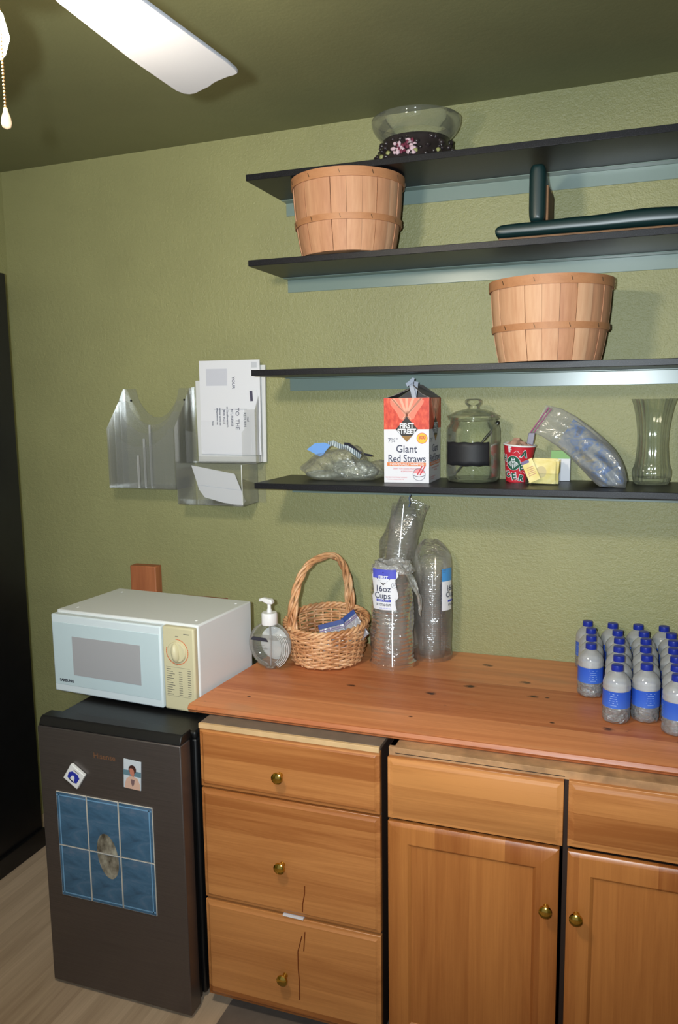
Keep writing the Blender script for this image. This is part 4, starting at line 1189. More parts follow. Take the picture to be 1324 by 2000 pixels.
def napfn(u, v):
    a = 2 * PI * u; p = PI * v
    w_ = 1 + 0.13 * math.sin(5 * a + 3 * p) + 0.09 * math.sin(11 * a - 4 * p)
    lim = 0.031 if v > 0.5 else 0.040
    return (0.008 + lim * math.sin(p) * math.cos(a) * w_, lim * math.sin(p) * math.sin(a) * w_, 0.036 + 0.030 * math.cos(p) * w_ + (0.008 * math.cos(a - 2.6) if v < 0.6 else 0))
B().grid(napfn, 48, 24, True).obj('napkin_body', NAP, np_, smooth=40)

# -- sugar packet caddy
cad = thing('packet_caddy', 'small clear caddy holding yellow sweetener packets in front of the zip bag', 'caddy', (0.862, -0.180, ZS), rz=R(2))
cw, cdp, chh = 0.100, 0.125, 0.034
def cb(name, a, b): B().box(a, b).obj(name, GLASSF, cad, bevel=0.001)
cb('caddy_base', (0, 0, 0), (cw, cdp, 0.003)); cb('caddy_front', (0, 0, 0.003), (cw, 0.003, chh)); cb('caddy_back', (0, cdp - 0.003, 0.003), (cw, cdp, chh))
cb('caddy_side', (0, 0.003, 0.003), (0.003, cdp - 0.003, chh)); cb('caddy_side', (cw - 0.003, 0.003, 0.003), (cw, cdp - 0.003, chh))
PKY = M('yellow_packet_paper', Roughness=0.6)
PKY.set(PKY.b, 'Base Color', PKY.ramp(PKY.noise(PKY.coord(), 26, 3), [(0.35, lin((226, 204, 120))), (0.6, lin((238, 222, 156))), (0.8, lin((232, 226, 200)))]))
PKY = PKY.m
PKP = flat('packet_brown_print', (206, 188, 138), 0.6)
for k in range(11):
    y = 0.008 + k * 0.0098
    xo = 0.052 + (0.006 if k % 2 else -0.002)
    h = 0.068 + 0.004 * ((k * 5) % 4) / 3
    big = k == 0
    lab = 'yellow sweetener packet standing in the clear caddy' if k else 'yellow sweetener packet at the very front of the clear caddy, printed side out'
    c0 = Matrix.Rotation(R(2), 4, 'Z') @ Vector((xo, y, 0.0035))
    pk = thing('sugar_packet', lab, 'packet', (0.862 + c0.x, -0.180 + c0.y, ZS + c0.z), rot=(0, R([1.5, 2, -3, 1, 4, -2, 0, 3, -1, 2, 1][k]), R(2)), group='yellow packets in the caddy')
    bm = B()
    wv_ = 0.040
    def pf(u, v):
        a = 2 * PI * u
        s_ = math.copysign(abs(math.sin(a)) ** 1.0, math.sin(a)); c_ = math.copysign(abs(math.cos(a)) ** 0.3, math.cos(a))
        e = max(0.0, math.sin(PI * v)) ** 0.4
        return (wv_ * c_, 0.0038 * s_ * e + 0.0003 * s_, h * v)
    bm.grid(pf, 20, 9, True); bm.obj('packet_body', PKY, pk, smooth=60)
    if big:
        q = B()
        q.prism([(0.016 * math.cos(2 * PI * i / 20) - 0.004, 0.036 + 0.018 * math.sin(2 * PI * i / 20)) for i in range(20)], -0.0044, -0.0036, 'y'); q.obj('printed_mark', PKP, pk)
lean = thing('sugar_packet', 'yellow sweetener packet tilted across the front of the caddy with a purple corner', 'packet', (0.893, -0.184, ZS + 0.012), rot=(R(-4), R(-24), R(2)), group='yellow packets in the caddy')
B().box((-0.018, -0.003, 0), (0.018, -0.0005, 0.070)).obj('packet_body', PKY, lean, bevel=0.001)
B().box((-0.0175, -0.0034, 0.060), (0.006, -0.0028, 0.0695)).obj('purple_corner', flat('purple_print', (96, 80, 130), 0.5), lean)
for k in range(5):
    B().box((-0.012 + 0.001 * k, -0.0034, 0.020 + 0.006 * k), (0.012, -0.0028, 0.0222 + 0.006 * k)).obj('printed_line', flat('packet_red_print', (196, 140, 110), 0.6), lean)
gp = thing('tea_carton', 'small white and green packet standing behind the yellow packets', 'packet', (0.957, -0.042, ZS))
B().box((-0.030, -0.010, 0), (0.030, 0.010, 0.098)).obj('packet_body', PAPER, gp, bevel=0.002)
B().box((-0.0302, -0.0104, 0.072), (0.0302, 0.0, 0.0982)).obj('green_print', flat('green_print', (120, 168, 92), 0.5), gp)

# -- zip bag leaning on the shelf
zp = thing('zip_bag', 'large clear zip bag with blue contents slumped over beside the glass vase', 'bag', (1.11, -0.205, ZS))
top = [(-0.196, 0.243), (-0.150, 0.232), (-0.105, 0.208), (-0.060, 0.176), (-0.020, 0.142), (0.010, 0.112), (0.030, 0.082), (0.042, 0.052), (0.049, 0.022), (0.045, 0.000)]
bot = [(-0.238, 0.160), (-0.205, 0.146), (-0.160, 0.118), (-0.125, 0.090), (-0.100, 0.066), (-0.078, 0.045), (-0.058, 0.024), (-0.042, 0.010), (-0.028, 0.001), (-0.004, 0.000)]
def interp(L_, t):
    f = t * (len(L_) - 1); i = min(int(f), len(L_) - 2); f -= i
    return (L_[i][0] * (1 - f) + L_[i + 1][0] * f, L_[i][1] * (1 - f) + L_[i + 1][1] * f)
def zipfn(thick, s0, s1, w0, w1, ph_):
    def fn(u, v):
        t = s0 + (s1 - s0) * v
        a = 2 * PI * u
        k = 0.5 + 0.5 * math.cos(a)
        k = w0 + (w1 - w0) * k
        A_, B__ = interp(bot, t), interp(top, t)
        x, z = A_[0] + (B__[0] - A_[0]) * k, A_[1] + (B__[1] - A_[1]) * k
        th = thick * (0.10 + 0.90 * min(1, t * 1.5)) * max(0, math.sin(PI * min(1, max(0.0, v * 0.93 + 0.06)))) ** 0.5
        y = math.sin(a) * th * (1 + 0.2 * math.sin(9 * k + 6 * t + ph_) + 0.12 * math.sin(17 * k - 13 * t)) + 0.09 * (1 - t) ** 1.3
        return (x, y, max(0.0, z))
    return fn
B().grid(zipfn(0.045, 0.0, 1.0, 0, 1, 0.4), 48, 46, True).obj('bag_film', ZIPF, zp, smooth=180)
CONT = M('blue_contents', Roughness=0.45)
CONT.set(CONT.b, 'Base Color', CONT.ramp(CONT.noise(CONT.coord((1, 1, 1.6), rnd=False), 15, 4, 0.6, 1.5), [(0.28, lin((56, 60, 70))), (0.38, lin((40, 104, 176))), (0.46, lin((112, 124, 138))), (0.56, lin((146, 150, 154))), (0.66, lin((186, 170, 112))), (0.74, lin((44, 136, 190)))]))
CONT = CONT.m
B().grid(zipfn(0.034, 0.22, 0.95, 0.06, 0.90, 2.0), 36, 30, True).obj('blue_wrapper', CONT, zp, smooth=180)
zs = B()
MAG = flat('magenta_zip', (150, 62, 112), 0.4)
for o_, wdt in ((0.0, 0.004), (0.008, 0.003)):
    zs.tube([tuple(Vector((-0.186 + o_ + (-0.055) * t, 0.076, 0.236 - o_ * 0.5 - 0.078 * t))) for t in [k / 8 for k in range(9)]], wdt / 2, 8)
zs.obj('zip_strip', MAG, zp, smooth=60)
B().hexa([(-0.252, 0.072, 0.125), (-0.232, 0.072, 0.118), (-0.232, 0.080, 0.118), (-0.252, 0.080, 0.125), (-0.246, 0.072, 0.158), (-0.226, 0.072, 0.158), (-0.226, 0.080, 0.158), (-0.246, 0.080, 0.158)]).obj('zip_slider', flat('grey_violet_zip', (118, 112, 128), 0.4), zp, bevel=0.002)

# -- fluted glass vase
vs_ = thing('glass_vase', 'tall fluted clear glass vase at the right end of the lowest shelf', 'vase', (1.228, -0.070, ZS))
def flute(t, r_, z):
    return (r_ * (1 + 0.050 * abs(math.cos(12 * t))), z)
B().lathe([(0, 0.006), (0.040, 0.004), (0.047, 0.0), (0.052, 0.012), (0.0545, 0.03), (0.0535, 0.045), (0.050, 0.052), (0.0475, 0.062), (0.0445, 0.09), (0.0425, 0.12), (0.0430, 0.15), (0.0455, 0.18), (0.050, 0.21), (0.0565, 0.24), (0.0605, 0.252), (0.0625, 0.258), (0.0595, 0.258), (0.053, 0.238), (0.046, 0.208), (0.0415, 0.18), (0.039, 0.15), (0.0385, 0.12), (0.040, 0.09), (0.043, 0.062), (0.046, 0.045), (0.045, 0.02), (0.0, 0.016)], 96, fn=flute).obj('vase_body', VASEF, vs_, smooth=70)

# ================================================================== things on the countertop
ZC = CT + 0.0006
# -- soap bottle
sb = thing('soap_dispenser', 'round clear hand soap bottle with a white pump, between the microwave and the wicker basket', 'soap dispenser', (0.066, -0.362, ZC), rz=R(-4))
def disc_section(z):
    # half width of the flattened round bottle at height z
    zc_, r_ = 0.082, 0.076
    v = (z - zc_) / r_
    return r_ * math.sqrt(max(0.0, 1 - v * v))
def soapfn(inset, zlo, zhi):
    def fn(u, v):
        z = zlo + (zhi - zlo) * v
        hw_ = max(0.017, disc_section(z)) - inset
        if z < 0.012: hw_ = min(hw_, 0.048 + z * 0.4)
        dp = 0.030 * (hw_ / 0.076) ** 0.35 - inset
        if z > 0.148: dp = min(dp, hw_)
        a = 2 * PI * u
        return (hw_ * math.copysign(abs(math.cos(a)) ** 0.8, math.cos(a)), dp * math.copysign(abs(math.sin(a)) ** 0.8, math.sin(a)), z)
    return fn
B().grid(soapfn(0.0, 0.0, 0.160), 44, 40, True).obj('bottle_body', BOTB, sb, smooth=180)
bm = B(); bm.grid(soapfn(0.003, 0.004, 0.104), 44, 26, True)
n0 = 44 * 25
bm.f.append(tuple(range(n0, n0 + 44))); bm.mi.append(0); bm.f.append(tuple(range(43, -1, -1))); bm.mi.append(0)
LIQ = film('clear_soap', (0.975, 0.975, 0.97), 0.03, 0.28, 0.05, gloss=0.0, milk=(0.78, 0.78, 0.76))
bm.obj('liquid', LIQ, sb, smooth=60)
WPR = flat('white_print', (226, 226, 226), 0.5)
bm = B()
bm.prism([(0.052 * math.cos(2 * PI * k / 36) + 0.004, 0.080 + 0.056 * math.sin(2 * PI * k / 36)) for k in range(36)], 0.0235, 0.0245, 'y')
bm.obj('back_label', film('frosted_back_label', (0.97, 0.97, 0.97), 0.55, 0.7, 0.3, gloss=0.0, milk=(0.95, 0.95, 0.95), fs=0.2), sb)
for k in range(5):
    bm = B()
    pts = [((0.046 + 0.0065 * k) * math.cos(a) + 0.006, -0.0235 + 0.0045 * abs(math.cos(a)), 0.076 + (0.054 + 0.004 * k) * math.sin(a)) for a in [R(-62 + 8 * i) for i in range(int(17 - k))]]
    bm.tube(pts, 0.0011, 6).obj('white_line_print', WPR, sb, smooth=60)
bm = B(); bm.prism([(-0.056, 0.101), (0.010, 0.099), (0.002, 0.111), (-0.046, 0.113)], -0.0325, -0.0315, 'y'); bm.obj('black_band_print', INK, sb)
bm = B()
for k in range(8):
    bm.box((-0.042, -0.0318, 0.086 - k * 0.0058), (-0.006 + 0.006 * (k % 3), -0.031, 0.0868 - k * 0.0058))
for k in range(7):
    bm.box((-0.030 + k * 0.0034, -0.0315, 0.024), (-0.0285 + k * 0.0034, -0.0305, 0.034))
bm.obj('small_print', GREYINK, sb)['kind'] = 'stuff'
B().lathe([(0.017, 0.150), (0.0255, 0.150), (0.0262, 0.153), (0.0262, 0.186), (0.0240, 0.190), (0.010, 0.191), (0.0, 0.191)], 40).obj('collar', WHITEP, sb, smooth=40)
B().lathe([(0.0075, 0.190), (0.0085, 0.197), (0.006, 0.205), (0.006, 0.222), (0.0, 0.222)], 20).obj('pump_stem', WHITEP, sb, smooth=50)
bm = B(); bm.prism([(-0.035, 0.224), (-0.035, 0.234), (-0.020, 0.239), (0.012, 0.235), (0.0155, 0.226), (0.0155, 0.219), (-0.005, 0.219), (-0.022, 0.226)], -0.010, 0.010, 'y')
bm.obj('pump_head', WHITEP, sb, bevel=0.004, seg=3)
B().tube([(0, 0, 0.008), (0.002, 0, 0.08), (0, 0, 0.19)], 0.003, 10).obj('dip_tube', film('dip_tube_plastic', (0.9, 0.9, 0.9), 0.35, 0.6, 0.2, milk=(0.75, 0.75, 0.75)), sb, smooth=60)

# -- wicker basket
wk = thing('wicker_basket', 'woven wicker basket with a tall twisted handle, holding zip bags, beside the soap', 'basket', (0.214, -0.226, ZC))
def wr(z):          # radius of the wall at height z of the front
    f = z / 0.118
    return 0.112 + 0.030 * (f ** 0.75) - 0.004 * max(0, f - 0.9) * 10
def lift(a):        # the rim rises towards the back
    return 1.0 + 0.28 * (0.5 + 0.5 * math.sin(a))
NST = 28
bm = B()
for k in range(NST):
    a = 2 * PI * k / NST
    bm.tube([(wr(z) * math.cos(a), wr(z) * math.sin(a), 0.004 + z * lift(a)) for z in [0.118 * i / 8 for i in range(9)]], 0.0034, 6)
bm.obj('stakes', RATTAN, wk, smooth=60)
bm = B()
rows = 15
for r_ in range(rows):
    z = 0.006 + r_ * 0.0074
    pts = []
    n = NST * 5
    for i in range(n):
        a = 2 * PI * i / n
        ph_ = math.cos(NST / 2 * a + PI * r_)
        rr_ = wr(z) + 0.0046 * ph_
        pts.append((rr_ * math.cos(a), rr_ * math.sin(a), 0.004 + z * lift(a) + 0.0012 * math.sin(a * 9 + r_ * 2.1)))
    bm.tube(pts, 0.0040, 6, closed=True)
bm.obj('woven_wall', RATTAN, wk, smooth=60)
B().lathe([(0, 0.002), (0.108, 0.002), (0.113, 0.006), (0.108, 0.009), (0, 0.009)], 40).obj('bottom', RATTAN, wk, smooth=40)
bm = B()
for s_ in range(3):
    pts = []
    for i in range(180):
        a = 2 * PI * i / 180
        b_ = a * 13 + s_ * 2 * PI / 3
        rr_ = wr(0.118) + 0.0065 * math.cos(b_)
        pts.append((rr_ * math.cos(a), rr_ * math.sin(a), 0.004 + 0.121 * lift(a) + 0.0065 * math.sin(b_)))
    bm.tube(pts, 0.0052, 7, closed=True)
bm.obj('twisted_rim', RATTAN, wk, smooth=60)
A_, B__ = Vector((-0.080, -0.108, 0.100)), Vector((0.042, 0.128, 0.135))
cen = (A_ + B__) / 2; hv = (B__ - A_) / 2
core = []
for i in range(61):
    t = PI * i / 60
    c_ = math.copysign(abs(math.cos(t)) ** 0.75, math.cos(t)); s_ = abs(math.sin(t)) ** 0.80
    core.append(Vector((cen.x - hv.x * c_, cen.y - hv.y * c_, cen.z - hv.z * c_ + 0.235 * s_)))
bm = B()
side = Vector((hv.y, -hv.x, 0)).normalized()
for s_ in range(5):
    pts = []
    for i, c_ in enumerate(core):
        d = (core[min(60, i + 1)] - core[max(0, i - 1)]).normalized()
        n1 = side; n2 = d.cross(n1)
        spread = 0.0095 + 0.013 * (abs(i - 30) / 30) ** 2.5
        th = i * 0.30 * (1 if s_ < 4 else -1) + s_ * 2 * PI / 4
        pts.append(tuple(c_ + n1 * math.cos(th) * spread + n2 * math.sin(th) * 0.0075))
    bm.tube(pts, 0.0052 if s_ < 4 else 0.003, 7)
for sx in (-0.008, 0.008):
    bm.tube([tuple(c_ + side * sx) for c_ in core], 0.0048, 7)
bm.obj('handle', RATTAN, wk, smooth=60)
BLUEZ = flat('navy_zip_band', (48, 72, 138), 0.4)
PURZ = flat('purple_zip_line', (122, 96, 150), 0.4)
for (nm, lab, ox, oy, oz, yaw, roll) in (('a', 'zip bag lying at the left in the wicker basket, its blue zip band lower', 0.040, -0.035, 0.085, 10, -16), ('b', 'zip bag at the right in the wicker basket, its blue zip band raised', 0.098, -0.012, 0.110, 10, -40)):
    zb_ = thing('zip_bag', lab, 'bag', (0.214 + ox, -0.226 + oy, ZC + oz), rot=(R(-24), R(roll), R(yaw)), group='zip bags in the wicker basket')
    bm = B()
    bm.grid(lambda u, v: (-0.045 + 0.09 * u, 0.004 * math.sin(PI * u) * (1 - v) * 1.5, -0.040 + 0.100 * v), 14, 14)
    bm.obj('bag_film', film('zip_film_' + nm, (0.85, 0.86, 0.9), 0.45, 0.6, 0.25, bump=0.4, bscale=40, milk=(0.60, 0.62, 0.70)), zb_, solid=0.003, smooth=60)
    B().box((-0.0455, -0.0025, 0.044), (0.0455, 0.0030, 0.060)).obj('blue_band', BLUEZ, zb_, bevel=0.001)
    B().box((-0.0455, -0.0028, 0.036), (0.0455, -0.0012, 0.0385)).obj('zip_line', PURZ, zb_)
    B().box((-0.0455, -0.0028, 0.031), (0.0455, -0.0012, 0.0325)).obj('zip_line', PURZ, zb_)

# -- sleeves of clear cups
def cup_mesh(name, rrim, rbase, h, inverted):
    s_ = 1
    prof = [(rbase, 0), (rbase + (rrim - rbase) * 0.96, h * 0.96), (rrim, h * 0.97), (rrim + 0.0016, h * 0.985), (rrim, h), (rrim - 0.0012, h * 0.985)]
    if inverted: prof = [(r_, h - z) for r_, z in prof]
    bm = B(); bm.lathe(prof, 40)
    bm.lathe([(0, h if inverted else 0.0), (rbase, h if inverted else 0.0)], 40)
    return bm
def cup_stack(x, y, z, n, pitch, rrim, rbase, h, inverted, label, group, lean=(0, 0)):
    bm = cup_mesh('cup', rrim, rbase, h, inverted)
    o0 = None
    for k in range(n):
        if o0 is None:
            o = bm.obj('plastic_cup', CUPF, None, smooth=50); o0 = o
        else:
            o = o0.copy(); COL.objects.link(o)
        q = k * pitch
        o.location = (x + lean[0] * q, y + lean[1] * q, z + q)
        tag(o, label, 'cup', group)
def sleeve(t, rad, h, crown, ridge=None, wrinkle=0.003, seed=0, mat=None):
    def fn(u, v):
        a = 2 * PI * u
        z = h * v
        r_ = rad(z) if callable(rad) else rad
        w_ = wrinkle * (math.sin(5 * a + 31 * z + seed) + 0.7 * math.sin(9 * a - 47 * z + 2 * seed) + 0.5 * math.sin(3 * a + 90 * z))
        if v < 0.03: w_ *= 0.3
        if ridge and ridge[2] < z < ridge[3]: w_ += ridge[0] * abs(math.sin(PI * z / ridge[1]))
        x, y, zz = (r_ + w_) * math.cos(a), (r_ + w_) * math.sin(a), z
        return crown(x, y, zz)
    bm = B(); bm.grid(fn, 64, 200, True)
    return bm.obj('bag_film', mat or SLV, t, smooth=180)
SLV = film('cup_bag_plastic', (0.97, 0.97, 0.97), 0.02, 0.14, 0.16, bump=0.35, bscale=30, gloss=0.05, milk=(0.82, 0.82, 0.80), fs=0.6)
K1 = thing('cup_bag', 'clear bag of nested cups with a white 16oz label, foremost cup bag', 'bag', (0.441, -0.207, ZC), group='bags of clear plastic cups')
def crown1(x, y, z):
    if z > 0.295:
        f = min(1, (z - 0.295) / 0.085)
        # bag mouth gathered and flopping over to the right
        k = 1 - 0.45 * f
        return (x * k + 0.075 * f * f, y * k - 0.010 * f, z - 0.05 * f * f)
    return (x, y, z)
sleeve(K1, lambda z: 0.0665 + (0.007 if z < 0.02 else 0) + 0.003 * math.sin(z * 14), 0.372, crown1, ridge=(0.0022, 0.0135, 0.015, 0.30), wrinkle=0.0020, seed=0.4)
TUFT = film('crumpled_bag_mouth', (0.97, 0.97, 0.97), 0.30, 0.5, 0.12, bump=1.0, bscale=45, gloss=0.10, milk=(0.92, 0.92, 0.90))
def tuftfn(u, v):
    a = 2 * PI * u
    w_ = 0.004 * math.sin(7 * a + 9 * v) + 0.003 * math.sin(13 * a - 17 * v)
    r_ = (0.070 - 0.030 * v) + w_
    return (r_ * math.cos(a) + 0.006 * v, r_ * math.sin(a), 0.318 + 0.034 * math.sin(PI * v * 0.9) + 0.004 * math.sin(5 * a))
B().grid(tuftfn, 60, 14, True).obj('bag_mouth', TUFT, K1, smooth=180)
def flopfn(u, v):
    # the loose end of the bag folded over to the right and hanging down
    x = 0.040 + 0.062 * math.sin(PI * 0.5 * v) - 0.010 * (u - 0.5) * v + 0.004 * math.sin(13 * u + 9 * v)
    y = -0.055 + 0.075 * u * (1 - 0.35 * v) + 0.006 * math.sin(9 * v + 6 * u)
    z = 0.330 - 0.125 * v ** 1.4 - 0.018 * math.sin(PI * u) * v + 0.006 * math.sin(11 * u)
    return (x, y, z)
B().grid(flopfn, 24, 24).obj('bag_flap', TUFT, K1, smooth=180)
cup_stack(0.441, -0.207, ZC + 0.004, 17, 0.0135, 0.0600, 0.041, 0.125, True, 'clear cup nested in the front bag with the white label', 'cups nested in the front bag')
# label on the front of the bag, wrapped round it
def wrap1(ang0, z0, r_):
    return lambda u, v: (r_ * math.cos(R(ang0) + u / r_), r_ * math.sin(R(ang0) + u / r_), z0 + v)
def label_patch(name, mat, par, wfn, w_, z0_, z1_, edge=None, n=24, m=10):
    vs = []
    for j in range(m):
        v = z0_ + (z1_ - z0_) * j / (m - 1)
        for i in range(n):
            u = -w_ / 2 + w_ * i / (n - 1)
            if edge and i in (0, n - 1): u += edge[(j * 3 + i) % len(edge)]
            vs.append(wfn(u, v))
    fs = [(j * n + i, j * n + i + 1, (j + 1) * n + i + 1, (j + 1) * n + i) for j in range(m - 1) for i in range(n - 1)]
    return B().add(vs, fs).obj(name, mat, par, smooth=60)
LABW = flat('white_bag_print', (232, 234, 240), 0.4)
LABB = flat('violet_blue_print', (86, 92, 204), 0.4, var=0.2)
wf = wrap1(-97, 0, 0.0735)
label_patch('white_label', LABW, K1, wf, 0.088, 0.205, 0.330, edge=[0.004, -0.003, 0.006, 0.0, -0.005])
wf2 = wrap1(-97, 0, 0.0741)
label_patch('blue_label_top', LABB, K1, wf2, 0.086, 0.308, 0.338)
V = lambda u0, v0, r_=0.0748: (lambda u, v: wrap1(-97, 0, r_)(u0 + u, v0 + v))
dm = V(0, 0.306, 0.0746)
B().add([dm(-0.024, 0.002), dm(0, -0.020), dm(0.024, 0.002), dm(0, 0.024)], [(0, 1, 2, 3)]).obj('brand_diamond', BLKP, K1)
text('brand_print', 'FIRST', 0.014, V(0, 0.312, 0.0753), LABW, K1, 0.0005)
text('brand_print', 'STREET', 0.0125, V(0, 0.300, 0.0753), LABW, K1, 0.0005)
text('size_print', '16oz', 0.0285, V(-0.002, 0.274), NAVY, K1, 0.0002)
text('size_print', 'Cups', 0.0285, V(-0.004, 0.2515), NAVY, K1, 0.0002)
label_patch('blue_band', flat('blue_band_print', (64, 78, 190), 0.4), K1, V(0.0, 0, 0.0742), 0.052, 0.232, 0.240, m=2)
text('band_print', 'CLEAR PLASTIC', 0.0062, V(0.0, 0.236, 0.0749), LABW, K1)
text('count_print', '50 TOTAL CUPS', 0.0105, V(0.0, 0.222), INK, K1, 0.0003, 0.7)
text('small_print', '16 FL OZ (473 mL)', 0.0052, V(0.006, 0.2105), LABB, K1)
bm = B(); bm.tube([V(0.036, 0.287)(0.0085 * math.cos(a), 0.0085 * math.sin(a)) for a in [2 * PI * k / 24 for k in range(24)]], 0.0005, 5, closed=True); bm.obj('badge_ring', NAVY, K1)
text('badge_print', '50', 0.0085, V(0.036, 0.287), NAVY, K1)

K2 = thing('cup_bag', 'clear bag of nested cups with rounded empty top, rightmost cup bag', 'bag', (0.546, -0.079, ZC), group='bags of clear plastic cups')
def crown2(x, y, z):
    if z > 0.325:
        f = min(1, (z - 0.325) / 0.085)
        k = math.sqrt(max(0.02, 1 - f * f * 0.92))
        return (x * k - 0.004 * f, y * (1 - 0.85 * f), z)
    return (x, y, z)
sleeve(K2, lambda z: 0.0655 + (0.004 if z < 0.015 else 0), 0.408, crown2, ridge=(0.0012, 0.0072, 0.02, 0.32), wrinkle=0.0010, seed=2.0)
cup_stack(0.546, -0.079, ZC + 0.004, 34, 0.0072, 0.0600, 0.043, 0.100, False, 'clear cup nested in the right-hand bag with the rounded top', 'cups nested in the right-hand bag')
wf3 = wrap1(-28, 0, 0.0680)
label_patch('white_label', LABW, K2, wf3, 0.050, 0.175, 0.275)
label_patch('blue_label_top', flat('sky_blue_print', (76, 150, 214), 0.4), K2, wf3, 0.050, 0.275, 0.318)
bm = B()
for k in range(22):
    bm.add([wrap1(-28, 0, 0.0684)(-0.030 + a, 0.168 + k * 0.0068 + c) for a, c in ((0, 0), (0.003, 0), (0.003, 0.003), (0, 0.003))], [(0, 1, 2, 3)])
bm.obj('dotted_border', NAVY, K2)['kind'] = 'stuff'
V2 = lambda u0, v0: (lambda u, v: wrap1(-28, 0, 0.0690)(u0 + u, v0 + v))
text('size_print', '16oz', 0.027, V2(0.018, 0.250), NAVY, K2, 0.0002)
text('size_print', 'Cups', 0.027, V2(0.018, 0.228), NAVY, K2, 0.0002)
label_patch('blue_band', flat('blue_band_print_b', (64, 78, 190), 0.4), K2, V2(0.016, 0), 0.032, 0.203, 0.210, m=2)
text('count_print', '50 TOTAL', 0.009, V2(0.016, 0.193), INK, K2, 0.0003, 0.7)

K3 = thing('cup_bag', 'tallest clear cup bag, its tied top reaching up to the lowest shelf', 'bag', (0.395, -0.070, ZC), group='bags of clear plastic cups')
def crown3(x, y, z):
    x2 = x * (0.73 if x > 0 else 1.06) + 0.115 * z
    y *= 0.82
    if z > 0.40:
        f = min(1, (z - 0.40) / 0.15)
        x2 += (0.050 * f * (-x / 0.072) if x < 0 else 0.022 * f * x / 0.072)
        y = y * (1 - 0.80 * f)
    return (x2, y, z - (0.030 * max(0, x / 0.072) * max(0, (z - 0.5) / 0.05) if z > 0.5 else 0))
sleeve(K3, lambda z: 0.072 if z > 0.02 else 0.066, 0.552, crown3, ridge=(0.0016, 0.0125, 0.3, 0.52), wrinkle=0.0020, seed=4.0)
cup_stack(0.393, -0.070, ZC + 0.004, 36, 0.0125, 0.0510, 0.0400, 0.085, True, 'clear cup stacked upside down in the tall rear bag', 'cups stacked in the tall rear bag', lean=(0.115, 0))
TIE = flat('blue_grey_tie', (92, 108, 132), 0.5)
B().tube([(0.078, -0.020, 0.560), (0.073, -0.021, 0.546), (0.077, -0.022, 0.532), (0.072, -0.022, 0.518)], 0.0022, 7).obj('tie', TIE, K3, smooth=60)

# -- water bottles
wbt = bpy.data.objects.new('water_bottle', None)
COL.objects.link(wbt)
RBT = 0.0365
body = [(0.0, 0.004), (0.020, 0.004), (0.028, 0.0), (0.0345, 0.004), (0.0365, 0.013), (0.0360, 0.022), (0.0345, 0.027), (0.0365, 0.032), (0.0345, 0.037), (0.0365, 0.042), (0.0352, 0.044), (0.0358, 0.046), (0.0358, 0.090), (0.0368, 0.092), (0.0370, 0.097), (0.0360, 0.100), (0.0368, 0.104), (0.0362, 0.110), (0.0335, 0.118), (0.0275, 0.127), (0.0205, 0.134), (0.0150, 0.138), (0.0132, 0.141), (0.0128, 0.147), (0.0, 0.147)]
def petal(t, r_, z):
    if 0.0 < z < 0.046:
        return (r_ * (1 + 0.022 * math.cos(5 * t) + 0.018 * math.cos(10 * t + z * 260)), z)
    if z < 0.004:
        return (r_, z + 0.0022 * (0.5 + 0.5 * math.cos(5 * t)))
    return (r_, z)
bi = [i for i, q in enumerate(body) if q[1] >= 0.044][0]
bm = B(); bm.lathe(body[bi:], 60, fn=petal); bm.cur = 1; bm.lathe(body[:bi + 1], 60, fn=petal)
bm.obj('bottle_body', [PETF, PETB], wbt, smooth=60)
wat = [(0.0, 0.0065), (0.019, 0.0065), (0.028, 0.004), (0.0328, 0.007), (0.0345, 0.014), (0.0342, 0.022), (0.0328, 0.027), (0.0347, 0.032), (0.0328, 0.037), (0.0347, 0.042), (0.0340, 0.046), (0.0340, 0.090), (0.0350, 0.097), (0.0342, 0.100), (0.0350, 0.104), (0.0344, 0.110), (0.0318, 0.118), (0.0265, 0.1255), (0.0, 0.1255)]
def petal2(t, r_, z):
    if 0.004 < z < 0.046:
        return (r_ * (1 + 0.022 * math.cos(5 * t) + 0.018 * math.cos(10 * t + z * 260)), z)
    return (r_, z)
B().lathe(wat, 60, fn=petal2).obj('water', WATER, wbt, smooth=60)
bm = B(); bm.lathe([(0.0361, 0.0445), (0.0365, 0.0445), (0.0365, 0.0905), (0.0361, 0.0905)], 60)
bm.cur = 1; bm.lathe([(0.0360, 0.0905), (0.0360, 0.0445)], 60)
bm.obj('label', [BLUELAB, flat('white_label_back', (232, 234, 238), 0.5)], wbt, smooth=50)
bm = B()
LT = flat('pale_label_print', (150, 176, 226), 0.5)
wl_ = lambda a0: (lambda u, v: (0.0368 * math.cos(a0 + u / 0.0368), 0.0368 * math.sin(a0 + u / 0.0368), v))
for k in range(6):
    for a0, w_ in ((R(-40), 0.024), (R(95), 0.030), (R(210), 0.026)):
        fnn = wl_(a0); zz = 0.052 + k * 0.0062; hw2 = w_ / 2 * (0.7 + 0.3 * ((k * 7) % 4) / 3)
        bm.add([fnn(-hw2, zz), fnn(0, zz), fnn(hw2, zz), fnn(hw2, zz + 0.0014), fnn(0, zz + 0.0014), fnn(-hw2, zz + 0.0014)], [(0, 1, 4, 5), (1, 2, 3, 4)])
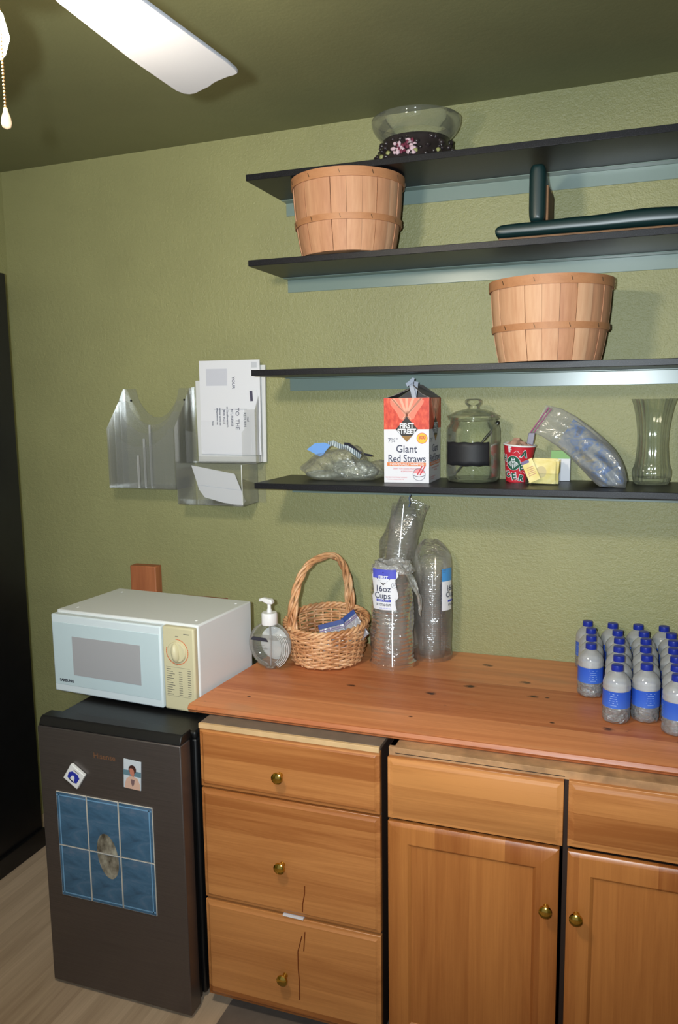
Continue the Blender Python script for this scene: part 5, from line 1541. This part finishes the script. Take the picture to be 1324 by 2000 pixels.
bm.obj('label_print', LT, wbt)['kind'] = 'stuff'
cap_prof = [(0.0, 0.1575), (0.0125, 0.1575), (0.0150, 0.1565), (0.0156, 0.154), (0.0156, 0.1445), (0.0160, 0.144), (0.0160, 0.1415), (0.0140, 0.1415), (0.0140, 0.1455), (0.0, 0.1455)]
B().lathe(cap_prof, 60, fn=lambda t, r_, z: (r_ * (1 + 0.012 * (1 if int(t / (2 * PI) * 60 + 0.5) % 2 else -1)) if 0.144 < z < 0.155 and r_ > 0.015 else r_, z)).obj('cap', BLUECAP, wbt, smooth=30)
rows_ = {'A': [(1.054, -0.046), (1.068, -0.130), (1.072, -0.212), (1.075, -0.294)],
         'B': [(1.131, -0.050), (1.147, -0.132), (1.153, -0.214), (1.153, -0.302), (1.154, -0.389), (1.151, -0.473)],
         'C': [(1.208, -0.043), (1.224, -0.121), (1.228, -0.200), (1.226, -0.282), (1.228, -0.363), (1.226, -0.443)],
         'D': [(1.284, -0.040), (1.302, -0.116), (1.305, -0.195), (1.302, -0.274), (1.304, -0.353), (1.302, -0.432), (1.301, -0.512)]}
colname = {'A': 'leftmost', 'B': 'second', 'C': 'third', 'D': 'rightmost'}
ordn = ['first', 'second', 'third', 'fourth', 'fifth', 'sixth', 'seventh']
first = True
for c_, L_ in rows_.items():
    for i, (x, y) in enumerate(L_):
        if i == len(L_) - 1: pos = 'front'
        elif i == 0: pos = 'rearmost'
        else: pos = ordn[i] + ' from the wall'
        lab = 'blue-capped water bottle, %s of the %s row from the left' % (pos, colname[c_]) if c_ in 'BC' else 'blue-capped water bottle, %s of the %s row' % (pos, colname[c_])
        rz_ = {('A', 3): R(-35), ('B', 5): R(-62), ('C', 5): R(-30), ('D', 6): R(-20)}.get((c_, i), random.uniform(0, 6.28))
        if first:
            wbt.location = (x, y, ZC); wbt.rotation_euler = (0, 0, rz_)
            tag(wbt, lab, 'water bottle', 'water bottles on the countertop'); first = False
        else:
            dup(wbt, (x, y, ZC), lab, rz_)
